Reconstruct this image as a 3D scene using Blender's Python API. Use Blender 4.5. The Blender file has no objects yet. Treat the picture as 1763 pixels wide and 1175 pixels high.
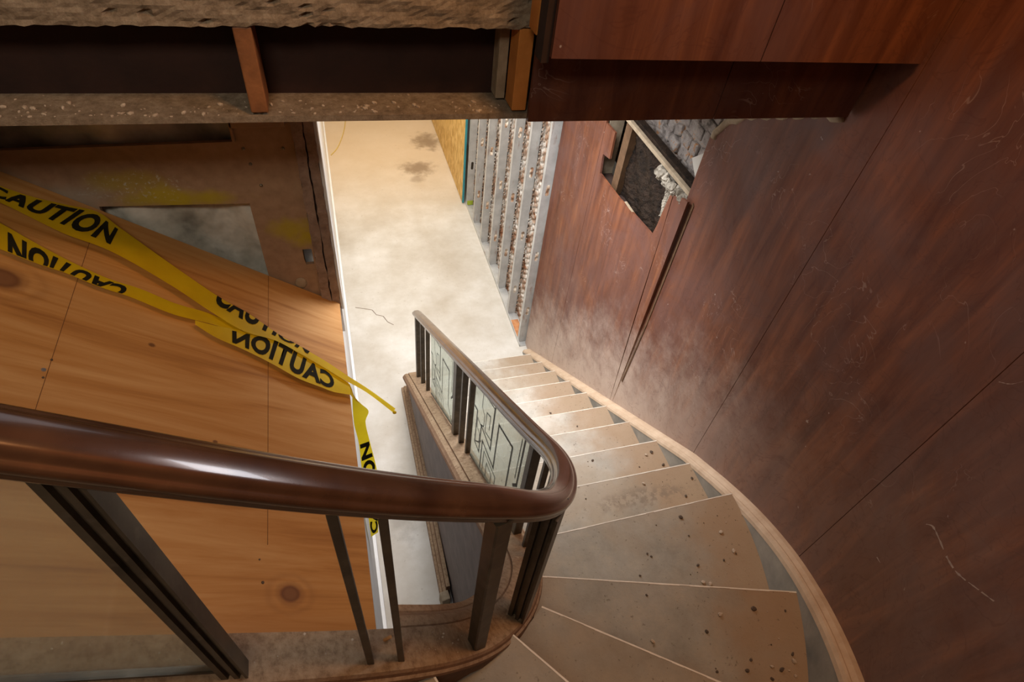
import bpy, bmesh, math, random
from mathutils import Vector, Matrix
from mathutils.geometry import tessellate_polygon
random.seed(7)
SC = bpy.context.scene
COL = SC.collection

# ------------------------------------------------------------------ camera
cam = bpy.data.cameras.new('camera'); cam_o = bpy.data.objects.new('camera', cam); COL.objects.link(cam_o)
cam.sensor_width = 36.0; cam.lens = 1006.0 / 1763.0 * 36.0; cam.clip_start = 0.02; cam.clip_end = 60
RX = Vector((0.95886963, -0.26548465, 0.10043375))    # image right in the world
RY = Vector((-0.12788006, -0.71993596, -0.68215754))  # image down
RZ = Vector((0.25340822, 0.64125667, -0.72427492))    # viewing direction
m = Matrix((( RX.x, -RY.x, -RZ.x, 0), (RX.y, -RY.y, -RZ.y, 0), (RX.z, -RY.z, -RZ.z, 3.93), (0, 0, 0, 1)))
cam_o.matrix_world = m
SC.camera = cam_o

# ------------------------------------------------------------------ world, lights, exposure
world = bpy.data.worlds.new('world'); SC.world = world; world.use_nodes = True
world.node_tree.nodes['Background'].inputs[0].default_value = (0.95, 0.80, 0.64, 1)
world.node_tree.nodes['Background'].inputs[1].default_value = 0.05

def area(name, loc, target, sx, sy, power, color, spread=180):
    l = bpy.data.lights.new(name, 'AREA'); l.shape = 'RECTANGLE'; l.size = sx; l.size_y = sy
    l.energy = power; l.color = color; l.spread = math.radians(spread)
    o = bpy.data.objects.new(name, l); COL.objects.link(o); o.location = loc
    o.rotation_euler = (Vector(target) - Vector(loc)).to_track_quat('-Z', 'Y').to_euler()
    return o
area('corridor_work_light', (0.65, 2.45, 3.05), (0.65, 2.5, 0), 0.9, 0.9, 48, (0.96, 0.97, 1.0), 135)
area('corridor_strip_light', (0.65, 4.5, 3.05), (0.65, 4.5, 0), 0.9, 1.6, 29, (1.0, 0.97, 0.93), 150)
area('corridor_warm_light', (0.65, 6.6, 3.05), (0.65, 6.6, 0), 0.9, 2.4, 58, (1.0, 0.87, 0.68))
area('upper_landing_window', (-1.0, 2.7, 6.0), (0.2, 0.3, 2.6), 0.9, 0.7, 2.5, (0.86, 0.92, 1.0))
area('upper_hall_window', (0.5, 3.9, 5.6), (-0.4, 0.4, 3.2), 2.8, 1.4, 14, (0.80, 0.88, 1.0))
area('upper_fill_light', (-0.4, -0.35, 4.7), (-0.7, 1.6, 3.1), 0.6, 0.3, 6.5, (1.0, 0.87, 0.70), 115)  # unseen fill light added to brighten plywood, partition and beam
area('rail_highlight_light', (1.30, 0.95, 4.25), (-0.3, 0.45, 3.1), 0.6, 0.3, 4.6, (0.82, 0.90, 1.0), 120)  # unseen cool light placed to give the handrail its highlight
area('stairwell_sconce', (0.75, 0.35, 5.1), (1.5, 0.8, 3.55), 0.3, 0.3, 27, (1.0, 0.50, 0.20))

SC.view_settings.view_transform = 'Standard'
SC.view_settings.look = 'None'
SC.view_settings.exposure = 0.0
SC.view_settings.gamma = 1.0
SC.view_settings.use_curve_mapping = False

# ------------------------------------------------------------------ object helpers
def tag(o, label=None, cat=None, group=None, kind=None):
    if label: o['label'] = label
    if cat: o['category'] = cat
    if group: o['group'] = group
    if kind: o['kind'] = kind
    return o

def empty(name, loc=(0, 0, 0), label=None, cat=None, group=None, kind=None):
    o = bpy.data.objects.new(name, None); COL.objects.link(o); o.location = loc; o.empty_display_size = 0.1
    return tag(o, label, cat, group, kind)

def link(name, me, mat, parent=None, smooth=False):
    o = bpy.data.objects.new(name, me); COL.objects.link(o)
    if mat:
        for mm in (mat if isinstance(mat, (list, tuple)) else [mat]): me.materials.append(mm)
    if parent:
        o.parent = parent
        base = Vector((0, 0, 0)); p = parent
        while p: base += Vector(p.location); p = p.parent
        o.location = -base        # parts are modelled in room coordinates
    if smooth:
        for f in me.polygons: f.use_smooth = True
    return o

def mesh(verts, faces):
    me = bpy.data.meshes.new('mesh'); me.from_pydata([tuple(v) for v in verts], [], faces); me.update(); return me

def from_bm(bm):
    bmesh.ops.recalc_face_normals(bm, faces=bm.faces)
    me = bpy.data.meshes.new('mesh'); bm.to_mesh(me); bm.free(); return me

def bm_box(bm, a, b, rot=0.0, bev=0.0, pivot=None):
    """axis aligned box a..b, turned by rot about its centre"""
    a = Vector(a); b = Vector(b); c = (a + b) / 2; s = b - a
    r = bmesh.ops.create_cube(bm, size=1)
    M = Matrix.Translation(pivot or c) @ Matrix.Rotation(rot, 4, 'Z') @ Matrix.Translation(c - (Vector(pivot) if pivot else c)) @ Matrix.Diagonal((s.x, s.y, s.z, 1))
    bmesh.ops.transform(bm, matrix=M, verts=r['verts'])
    if bev:
        es = list({e for v in r['verts'] for e in v.link_edges})
        bmesh.ops.bevel(bm, geom=es, offset=bev, segments=2, affect='EDGES', profile=0.5)

def box(name, a, b, mat, parent=None, rot=0.0, bev=0.0):
    bm = bmesh.new(); bm_box(bm, a, b, rot, bev); return link(name, from_bm(bm), mat, parent)

def plate(outer, holes, to3, thick):
    """flat plate from a 2D outline with holes; to3(u, v, w) maps to the room, thick along w"""
    loops = [outer] + holes
    flat = [p for l in loops for p in l]
    tris = tessellate_polygon([[Vector((p[0], p[1], 0)) for p in l] for l in loops])
    n = len(flat); bm = bmesh.new()
    vs = [bm.verts.new(to3(p[0], p[1], 0)) for p in flat] + [bm.verts.new(to3(p[0], p[1], thick)) for p in flat]
    for t in tris:
        try:
            bm.faces.new([vs[i] for i in t]); bm.faces.new([vs[i + n] for i in reversed(t)])
        except ValueError: pass
    i0 = 0
    for l in loops:
        k = len(l)
        for i in range(k):
            a = i0 + i; b = i0 + (i + 1) % k
            bm.faces.new([vs[a], vs[b], vs[b + n], vs[a + n]])
        i0 += k
    return from_bm(bm)

def smooth_path(P, per=8):
    """Catmull-Rom through the control points"""
    out = []
    P = [Vector(p) for p in P]
    for i in range(len(P) - 1):
        p0 = P[max(i - 1, 0)]; p1 = P[i]; p2 = P[i + 1]; p3 = P[min(i + 2, len(P) - 1)]
        d0 = max((p1 - p0).length, 1e-6) ** .5; d1 = max((p2 - p1).length, 1e-6) ** .5; d2 = max((p3 - p2).length, 1e-6) ** .5
        if i == 0: m1 = (p2 - p1)
        else: m1 = d1 * ((p1 - p0) / d0 - (p2 - p0) / (d0 + d1) + (p2 - p1) / d1)
        if i == len(P) - 2: m2 = (p2 - p1)
        else: m2 = d1 * ((p2 - p1) / d1 - (p3 - p1) / (d1 + d2) + (p3 - p2) / d2)
        for k in range(per):
            t = k / per
            out.append((2*t**3 - 3*t**2 + 1) * p1 + (t**3 - 2*t**2 + t) * m1 + (-2*t**3 + 3*t**2) * p2 + (t**3 - t**2) * m2)
    out.append(P[-1])
    return out

def relax(P, step=0.02, n=30):
    """even spacing, then gentle smoothing"""
    L = [0.0]
    for a, b in zip(P, P[1:]): L.append(L[-1] + (b - a).length)
    N = int(L[-1] / step); out = []; j = 0
    for k in range(N + 1):
        l = L[-1] * k / N
        while j < len(L) - 2 and L[j+1] < l: j += 1
        out.append(P[j].lerp(P[j+1], (l - L[j]) / max(L[j+1] - L[j], 1e-9)))
    for _ in range(n):
        out = [out[0]] + [out[i] * .5 + (out[i-1] + out[i+1]) * .25 for i in range(1, len(out) - 1)] + [out[-1]]
    return out

def sweep(path, prof, closed=True, tilt=False, cap=True):
    """profile of (outward offset, height) carried along a path; outward is left of the travel direction"""
    n = len(path); k = len(prof); vs = []; fs = []
    for i, p in enumerate(path):
        t = path[min(i + 1, n - 1)] - path[max(i - 1, 0)]
        h = Vector((t.x, t.y, 0)).normalized(); nn = Vector((-h.y, h.x, 0))
        up = Vector((0, 0, 1)) if not tilt else t.normalized().cross(nn).normalized()
        if up.z < 0: up = -up
        for (o, z) in prof: vs.append(p + nn * o + up * z)
    kk = k if closed else k - 1
    for i in range(n - 1):
        for j in range(kk):
            a = i * k + j; b = i * k + (j + 1) % k
            fs.append((a, b, b + k, a + k))
    if closed and cap:
        fs.append(tuple(range(k))); fs.append(tuple(reversed(range((n - 1) * k, n * k))))
    me = mesh(vs, fs); bm = bmesh.new(); bm.from_mesh(me); bpy.data.meshes.remove(me); return from_bm(bm)

# ------------------------------------------------------------------ materials
class NT:
    def __init__(s, name):
        s.m = bpy.data.materials.new(name); s.m.use_nodes = True
        s.t = s.m.node_tree; s.b = s.t.nodes['Principled BSDF']; s.out = s.t.nodes['Material Output']
        s.tc = s.n('ShaderNodeTexCoord')
    def n(s, typ, **kw):
        x = s.t.nodes.new(typ)
        for k, v in kw.items():
            if hasattr(x, k): setattr(x, k, v)
        return x
    def l(s, a, b): s.t.links.new(a, b)
    def coord(s, scale=(1, 1, 1), rot=(0, 0, 0), loc=(0, 0, 0)):
        mp = s.n('ShaderNodeMapping'); mp.inputs['Scale'].default_value = scale; mp.inputs['Rotation'].default_value = rot
        mp.inputs['Location'].default_value = loc
        s.l(s.tc.outputs['Object'], mp.inputs['Vector']); return mp.outputs['Vector']
    def noise(s, scale, detail=5, rough=0.55, vec=None, dist=0.0):
        x = s.n('ShaderNodeTexNoise'); x.inputs['Scale'].default_value = scale; x.inputs['Detail'].default_value = detail
        x.inputs['Roughness'].default_value = rough; x.inputs['Distortion'].default_value = dist
        s.l(vec if vec else s.tc.outputs['Object'], x.inputs['Vector']); return x.outputs['Fac']
    def ramp(s, fac, stops):
        r = s.n('ShaderNodeValToRGB'); e = r.color_ramp.elements
        while len(e) < len(stops): e.new(0.5)
        for i, (p, c) in enumerate(stops):
            e[i].position = p; e[i].color = (c[0], c[1], c[2], 1) if isinstance(c, (tuple, list)) else (c, c, c, 1)
        s.l(fac, r.inputs['Fac']); return r.outputs['Color']
    def mix(s, fac, a, b, mode='MIX'):
        x = s.n('ShaderNodeMix'); x.data_type = 'RGBA'; x.blend_type = mode
        for sock, v in ((x.inputs[0], fac), (x.inputs[6], a), (x.inputs[7], b)):
            if isinstance(v, bpy.types.NodeSocket): s.l(v, sock)
            elif isinstance(v, (int, float)): sock.default_value = v if sock == x.inputs[0] else (v, v, v, 1)
            else: sock.default_value = (v[0], v[1], v[2], 1)
        return x.outputs[2]
    def math(s, op, a, b=0.0, clamp=False):
        x = s.n('ShaderNodeMath'); x.operation = op; x.use_clamp = clamp
        for i, v in enumerate((a, b)):
            if isinstance(v, bpy.types.NodeSocket): s.l(v, x.inputs[i])
            else: x.inputs[i].default_value = v
        return x.outputs[0]
    def maprange(s, v, a, b, c=0.0, d=1.0):
        x = s.n('ShaderNodeMapRange'); x.interpolation_type = 'SMOOTHSTEP'
        s.l(v, x.inputs[0]); x.inputs[1].default_value = a; x.inputs[2].default_value = b
        x.inputs[3].default_value = c; x.inputs[4].default_value = d; return x.outputs[0]
    def xyz(s):
        x = s.n('ShaderNodeSeparateXYZ'); s.l(s.tc.outputs['Object'], x.inputs[0]); return x.outputs
    def blob(s, x0, x1, x2, rx, ry, rz, soft=1.0):
        """0..1 patch about a point of the thing itself"""
        v = s.coord(scale=(1/rx, 1/ry, 1/rz), loc=(-x0/rx, -x1/ry, -x2/rz))
        ln = s.n('ShaderNodeVectorMath'); ln.operation = 'LENGTH'; s.l(v, ln.inputs[0])
        nz = s.noise(9, 5, 0.6)
        d = s.math('ADD', ln.outputs['Value'], s.math('MULTIPLY', s.math('SUBTRACT', nz, 0.5), 1.6))
        return s.maprange(d, 0.2, 1.0, soft, 0.0)
    def bump(s, fac, strength=0.3, dist=0.01):
        b = s.n('ShaderNodeBump'); b.inputs['Strength'].default_value = strength; b.inputs['Distance'].default_value = dist
        s.l(fac, b.inputs['Height']); s.l(b.outputs['Normal'], s.b.inputs['Normal'])
    def fin(s, color, rough=0.6, metal=0.0, spec=0.5, coat=0.0):
        for sock, v in ((s.b.inputs['Base Color'], color), (s.b.inputs['Roughness'], rough), (s.b.inputs['Metallic'], metal)):
            if isinstance(v, bpy.types.NodeSocket): s.l(v, sock)
            elif isinstance(v, (tuple, list)): sock.default_value = (v[0], v[1], v[2], 1)
            else: sock.default_value = v
        s.b.inputs['Specular IOR Level'].default_value = spec
        s.b.inputs['Coat Weight'].default_value = coat
        return s.m

def simple(name, c1, c2, scale=8, rough=0.7, metal=0.0, bump=0.15, bdist=0.004, bscale=60, spec=0.4):
    t = NT(name); n1 = t.noise(scale, 6, 0.6)
    c = t.ramp(n1, [(0.3, c1), (0.7, c2)])
    if bump: t.bump(t.noise(bscale, 4, 0.6), bump, bdist)
    return t.fin(c, rough, metal, spec)

def mat_floor():
    t = NT('worn concrete floor')
    c = t.ramp(t.noise(1.6, 8, 0.65), [(0.3, (0.42, 0.37, 0.30)), (0.5, (0.53, 0.495, 0.435)), (0.7, (0.66, 0.64, 0.60))])
    y = t.xyz()[1]
    c = t.mix(t.math('MULTIPLY', t.maprange(y, 5.0, 7.2), 0.75), c, (0.66, 0.50, 0.32))          # tanner further along
    for (a, b, r1, r2, s_) in ((1.22, 7.2, 0.26, 0.30, 0.8), (1.0, 6.55, 0.30, 0.22, 0.8), (0.95, 6.3, 0.14, 0.1, 0.5)):
        c = t.mix(t.blob(a, b, 0, r1, r2, 5, s_), c, (0.22, 0.15, 0.09))
    c = t.mix(t.blob(0.12, 2.05, 0, 0.2, 0.35, 5, 0.6), c, (0.28, 0.25, 0.21))
    sp = t.ramp(t.noise(38, 3, 0.5), [(0.27, 1.0), (0.33, 0.0)])
    c = t.mix(t.math('MULTIPLY', sp, 0.35), c, (0.25, 0.19, 0.13))
    t.bump(t.noise(30, 6, 0.6), 0.12, 0.004)
    return t.fin(c, 0.55, 0, 0.4)

def mat_tread():
    t = NT('dusty grey stair stone')
    c = t.ramp(t.noise(5, 8, 0.7), [(0.3, (0.34, 0.32, 0.275)), (0.5, (0.47, 0.445, 0.39)), (0.72, (0.60, 0.575, 0.52))])
    # brown grit gathers toward the wall side, by distance from the stair's centre
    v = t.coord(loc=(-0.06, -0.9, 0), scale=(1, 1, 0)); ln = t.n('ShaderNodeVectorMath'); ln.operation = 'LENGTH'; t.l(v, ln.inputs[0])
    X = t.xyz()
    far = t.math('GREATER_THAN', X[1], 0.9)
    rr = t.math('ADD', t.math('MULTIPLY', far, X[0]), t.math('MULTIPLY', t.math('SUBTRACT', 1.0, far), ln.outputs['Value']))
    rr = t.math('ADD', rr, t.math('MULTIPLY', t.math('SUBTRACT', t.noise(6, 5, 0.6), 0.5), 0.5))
    # upper steps tinted dirt brown; the darkening stands in for dimmer light
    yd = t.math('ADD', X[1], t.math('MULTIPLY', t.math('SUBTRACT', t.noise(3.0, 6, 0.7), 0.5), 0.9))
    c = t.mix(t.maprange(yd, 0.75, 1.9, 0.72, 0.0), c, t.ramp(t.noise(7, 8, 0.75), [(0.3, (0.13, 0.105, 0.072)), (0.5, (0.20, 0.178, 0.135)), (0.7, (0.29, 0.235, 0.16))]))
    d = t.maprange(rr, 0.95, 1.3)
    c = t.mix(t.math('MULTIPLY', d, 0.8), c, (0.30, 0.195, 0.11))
    c = t.mix(t.math('MULTIPLY', t.ramp(t.noise(2.3, 4, 0.6), [(0.45, 0.0), (0.62, 1.0)]), 0.5), c, (0.33, 0.25, 0.165))
    sp = t.ramp(t.noise(75, 4, 0.6), [(0.30, 1.0), (0.37, 0.0)])
    c = t.mix(t.math('MULTIPLY', sp, 0.6), c, (0.09, 0.065, 0.04))
    # a crust of spilt mud near the ninth step
    cr = t.math('MULTIPLY', t.blob(1.12, 1.02, 1.62, 0.3, 0.07, 0.05, 1.0), t.ramp(t.noise(26, 5, 0.7), [(0.46, 0.0), (0.54, 1.0)]))
    c = t.mix(t.math('MULTIPLY', cr, 0.65), c, (0.17, 0.13, 0.095))
    t.bump(t.noise(120, 5, 0.7), 0.35, 0.003)
    return t.fin(c, 0.8, 0, 0.3)

def mat_veneer(name='red brown wood veneer', dark=1.0):
    t = NT(name)
    # grain runs upward
    g = t.noise(7, 6, 0.6, t.coord(scale=(2.2, 2.2, 0.28)), 0.6)
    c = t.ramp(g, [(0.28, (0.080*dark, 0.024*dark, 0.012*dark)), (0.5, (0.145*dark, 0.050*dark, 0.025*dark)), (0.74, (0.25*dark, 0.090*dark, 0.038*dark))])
    c = t.mix(t.math('MULTIPLY', t.ramp(t.noise(2.2, 5, 0.65, None, 0.8), [(0.42, 0.0), (0.6, 1.0)]), 0.55), c, (0.135*dark, 0.068*dark, 0.058*dark))
    # pale plaster dust rubbed on above the steps, thinner with height
    X = t.xyz()
    hh = t.math('SUBTRACT', X[2], t.math('SUBTRACT', 2.43, t.math('MULTIPLY', t.math('MAXIMUM', X[1], 0.3), 0.717)))
    dd = t.math('ADD', hh, t.math('MULTIPLY', t.math('SUBTRACT', t.noise(5.5, 9, 0.78), 0.5), 1.2))
    far = t.maprange(X[1], 0.6, 2.0, 0.14, 0.95)
    c = t.mix(t.math('MULTIPLY', t.maprange(dd, -0.05, 0.85, 1.0, 0.0), far), c, (0.50, 0.39, 0.32))
    # curved wipes and scuffs
    w = t.noise(2.6, 3, 0.5, t.coord(scale=(1.3, 1.3, 1.3)), 3.5)
    s1 = t.ramp(w, [(0.485, 0.0), (0.5, 1.0), (0.515, 0.0)])
    c = t.mix(t.math('MULTIPLY', s1, 0.28), c, (0.07*dark, 0.02*dark, 0.012*dark))
    w2 = t.noise(4.0, 3, 0.5, t.coord(loc=(3, 1, 2)), 2.5)
    s2 = t.math('MULTIPLY', t.ramp(w2, [(0.492, 0.0), (0.498, 1.0), (0.504, 0.0)]), t.ramp(t.noise(3, 2, 0.5), [(0.55, 0.0), (0.62, 1.0)]))
    c = t.mix(t.math('MULTIPLY', s2, 0.5), c, (0.42, 0.32, 0.27))
    sp = t.ramp(t.noise(34, 2, 0.5), [(0.76, 0.0), (0.80, 1.0)])
    c = t.mix(t.math('MULTIPLY', sp, 0.6), c, (0.45, 0.38, 0.33))
    t.bump(t.noise(90, 4, 0.6), 0.05, 0.002)
    return t.fin(c, t.ramp(t.noise(5, 4), [(0.3, 0.42), (0.7, 0.62)]), 0, 0.22)

def mat_ply():
    t = NT('pine plywood')
    g = t.noise(2.4, 6, 0.62, t.coord(scale=(0.42, 4.2, 0.42)), 1.1)
    g2 = t.noise(9.0, 4, 0.6, t.coord(scale=(0.16, 4.5, 0.16)), 0.4)
    f = t.math('ADD', t.math('MULTIPLY', g, 0.68), t.math('MULTIPLY', g2, 0.32))
    c = t.ramp(f, [(0.32, (0.24, 0.09, 0.02)), (0.46, (0.45, 0.22, 0.062)), (0.66, (0.60, 0.355, 0.14))])
    c = t.mix(t.math('MULTIPLY', t.noise(1.4, 3), 0.35), c, (0.40, 0.17, 0.045))
    # knots
    for (x, y, z, r) in ((-0.238, 0.618, 2.411, 0.020), (-0.83, 1.385, 2.855, 0.030), (-0.40, 1.02, 2.53, 0.006), (-0.55, 1.3, 2.64, 0.008), (-0.35, 0.93, 2.50, 0.006)):
        vv = t.coord(scale=(1/r, 1/r, 0), loc=(-x/r, -y/r, 0))
        ln = t.n('ShaderNodeVectorMath'); ln.operation = 'LENGTH'; t.l(vv, ln.inputs[0])
        if r > 0.015:
            ring = t.n('ShaderNodeMath'); ring.operation = 'SINE'; t.l(t.math('MULTIPLY', t.math('ADD', ln.outputs['Value'], t.math('MULTIPLY', t.noise(25, 2), 0.8)), 5.0), ring.inputs[0])
            c = t.mix(t.math('MULTIPLY', t.math('MULTIPLY', t.maprange(ln.outputs['Value'], 1.0, 3.6, 1.0, 0.0), 0.45), t.math('ADD', t.math('MULTIPLY', ring.outputs[0], 0.5), 0.5)), c, (0.22, 0.09, 0.03))
            c = t.mix(t.math('MULTIPLY', t.maprange(ln.outputs['Value'], 0.8, 1.25, 1.0, 0.0), 0.9), c, (0.14, 0.055, 0.022))
            c = t.mix(t.maprange(ln.outputs['Value'], 0.45, 0.85, 0.7, 0.0), c, (0.22, 0.10, 0.04))
        else:
            c = t.mix(t.maprange(ln.outputs['Value'], 0.5, 1.2, 0.85, 0.0), c, (0.12, 0.05, 0.02))
    t.bump(t.noise(40, 4, 0.6, t.coord(scale=(0.3, 3, 0.3))), 0.15, 0.003)
    return t.fin(c, 0.6, 0, 0.3)

def mat_osb():
    t = NT('oriented strand board')
    vo = t.n('ShaderNodeTexVoronoi'); vo.inputs['Scale'].default_value = 16; t.l(t.coord(scale=(1, 2.6, 0.9)), vo.inputs['Vector'])
    sep = t.n('ShaderNodeSeparateColor'); t.l(vo.outputs['Color'], sep.inputs[0])
    c = t.ramp(sep.outputs[0], [(0.0, (0.42, 0.24, 0.05)), (0.5, (0.60, 0.38, 0.11)), (1.0, (0.72, 0.50, 0.20))])
    return t.fin(c, 0.6)

def mat_rail():
    t = NT('worn brown handrail')
    c = t.ramp(t.noise(14, 6, 0.6, t.coord(scale=(0.6, 0.6, 1))), [(0.3, (0.042, 0.018, 0.009)), (0.6, (0.078, 0.035, 0.016)), (0.8, (0.15, 0.075, 0.038))])
    r = t.ramp(t.noise(10, 5), [(0.3, 0.14), (0.7, 0.24)])
    return t.fin(c, r, 0.3, 0.7, 0.3)

def mat_bronze():
    t = NT('dark bronze bar')
    c = t.ramp(t.noise(18, 5), [(0.3, (0.040, 0.030, 0.020)), (0.7, (0.095, 0.075, 0.05))])
    c = t.mix(t.math('MULTIPLY', t.ramp(t.noise(45, 4), [(0.55, 0.0), (0.75, 1.0)]), 0.4), c, (0.17, 0.14, 0.11))
    return t.fin(c, 0.42, 0.4, 0.5)

def mat_curb():
    t = NT('brown paint under plaster dust')
    base = t.ramp(t.noise(9, 5), [(0.3, (0.14, 0.062, 0.030)), (0.7, (0.21, 0.105, 0.055))])
    ge = t.n('ShaderNodeNewGeometry'); sx = t.n('ShaderNodeSeparateXYZ'); t.l(ge.outputs['True Normal'], sx.inputs[0])
    up = t.maprange(sx.outputs[2], 0.35, 0.9)
    dust = t.ramp(t.noise(55, 6, 0.7), [(0.3, (0.20, 0.13, 0.075)), (0.5, (0.41, 0.29, 0.18)), (0.75, (0.56, 0.42, 0.28))])
    k = t.math('MULTIPLY', t.math('ADD', t.math('MULTIPLY', up, 0.75), 0.12), t.ramp(t.noise(5, 5, 0.6), [(0.25, 0.65), (0.5, 1.0)]))
    c = t.mix(k, base, dust)
    t.bump(t.noise(85, 7, 0.75), 0.8, 0.006)
    return t.fin(c, 0.75, 0, 0.3)

def mat_glass(name, tint, opac):
    t = NT(name)
    di = t.n('ShaderNodeBsdfDiffuse'); di.inputs['Color'].default_value = (*tint, 1)
    tr = t.n('ShaderNodeBsdfTransparent'); tr.inputs['Color'].default_value = (0.93, 0.97, 0.94, 1)
    tl = t.n('ShaderNodeBsdfTranslucent'); tl.inputs['Color'].default_value = (*tint, 1)
    gl = t.n('ShaderNodeBsdfGlossy'); gl.inputs['Roughness'].default_value = 0.12
    a = t.n('ShaderNodeMixShader'); a.inputs[0].default_value = 0.25; t.l(di.outputs[0], a.inputs[1]); t.l(tl.outputs[0], a.inputs[2])
    b = t.n('ShaderNodeMixShader'); t.l(t.ramp(t.noise(7, 5, 0.6), [(0.3, opac - 0.03), (0.7, opac + 0.03)]), b.inputs[0])
    t.l(tr.outputs[0], b.inputs[1]); t.l(a.outputs[0], b.inputs[2])
    c = t.n('ShaderNodeMixShader'); c.inputs[0].default_value = 0.04; t.l(b.outputs[0], c.inputs[1]); t.l(gl.outputs[0], c.inputs[2])
    t.l(c.outputs[0], t.out.inputs['Surface']); return t.m

def mat_tape():
    t = NT('yellow plastic film')
    c = t.ramp(t.noise(12, 4), [(0.3, (0.62, 0.44, 0.008)), (0.7, (0.78, 0.60, 0.012))])
    t.fin(c, 0.45, 0, 0.3)
    tl = t.n('ShaderNodeBsdfTranslucent'); tl.inputs['Color'].default_value = (0.85, 0.68, 0.02, 1)
    mx = t.n('ShaderNodeMixShader'); mx.inputs[0].default_value = 0.38
    t.l(t.b.outputs[0], mx.inputs[1]); t.l(tl.outputs[0], mx.inputs[2]); t.l(mx.outputs[0], t.out.inputs['Surface'])
    t.bump(t.noise(16, 3), 0.25, 0.006)
    return t.m

def mat_slab():
    t = NT('crumbling grey brown concrete')
    c = t.ramp(t.noise(38, 9, 0.8), [(0.3, (0.12, 0.086, 0.055)), (0.5, (0.25, 0.19, 0.13)), (0.72, (0.40, 0.33, 0.24))])
    t.bump(t.noise(70, 8, 0.8), 0.7, 0.006)
    return t.fin(c, 0.9, 0, 0.2)

def mat_partition():
    t = NT('brown board with overspray')
    c = t.ramp(t.noise(30, 4), [(0.3, (0.29, 0.185, 0.115)), (0.7, (0.38, 0.25, 0.16))])
    for (x, z, rx, rz, s_) in ((-0.50, 2.79, 0.20, 0.05, 0.8), (-0.62, 2.86, 0.14, 0.05, 0.5), (-0.11, 2.60, 0.10, 0.06, 0.9), (-0.16, 2.64, 0.12, 0.06, 0.7), (-0.4, 2.78, 0.15, 0.04, 0.6)):
        c = t.mix(t.blob(x, 1.80, z, rx, 5, rz, s_), c, (0.42, 0.33, 0.01))
    c = t.mix(t.math('MULTIPLY', t.blob(-0.58, 1.8, 2.84, 0.26, 5, 0.07, 1), t.ramp(t.noise(70, 4, 0.7), [(0.56, 0.0), (0.64, 1.0)])), c, (0.48, 0.46, 0.38))
    c = t.mix(t.blob(-0.80, 1.8, 2.80, 0.16, 5, 0.09, 0.6), c, (0.30, 0.28, 0.24))
    return t.fin(c, 0.6, 0, 0.35)

def mat_film():
    t = NT('cloudy plastic sheeting')
    c = t.ramp(t.noise(3.2, 5, 0.6), [(0.28, (0.09, 0.095, 0.08)), (0.42, (0.42, 0.42, 0.37)), (0.6, (0.80, 0.80, 0.74))])
    t.bump(t.noise(7, 3), 0.5, 0.03)
    return t.fin(c, 0.5, 0, 0.4)

def mat_steel():
    t = NT('galvanised steel with rust bloom')
    c = t.ramp(t.noise(9, 4), [(0.3, (0.40, 0.395, 0.375)), (0.7, (0.56, 0.555, 0.53))])
    c = t.mix(t.ramp(t.noise(6, 6, 0.7, t.coord(scale=(3, 1, 0.7))), [(0.60, 0.0), (0.70, 0.8)]), c, (0.25, 0.10, 0.04))
    return t.fin(c, 0.5, 0.15, 0.5)

def mat_lath():
    t = NT('rusted metal lath and plaster')
    st = t.n('ShaderNodeTexWave'); st.wave_type = 'BANDS'; st.bands_direction = 'DIAGONAL'; st.inputs['Scale'].default_value = 9
    st.inputs['Distortion'].default_value = 3.0; t.l(t.coord(scale=(1, 1, 1.2)), st.inputs['Vector'])
    c = t.ramp(t.noise(8, 7, 0.7), [(0.35, (0.23, 0.085, 0.035)), (0.48, (0.45, 0.33, 0.24)), (0.56, (0.74, 0.70, 0.63))])
    c = t.mix(t.math('MULTIPLY', st.outputs['Fac'], 0.30), c, (0.26, 0.11, 0.05))
    t.bump(st.outputs['Fac'], 0.8, 0.02)
    return t.fin(c, 0.85, 0, 0.2)

def mat_brick():
    t = NT('weathered brick and mortar')
    c = t.ramp(t.noise(13, 8, 0.75), [(0.34, (0.12, 0.10, 0.085)), (0.47, (0.33, 0.28, 0.25)), (0.57, (0.42, 0.37, 0.33)), (0.62, (0.45, 0.20, 0.07)), (0.72, (0.60, 0.42, 0.28))])
    t.bump(t.noise(28, 8, 0.75), 0.9, 0.02)
    return t.fin(c, 0.9, 0, 0.2)

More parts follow.
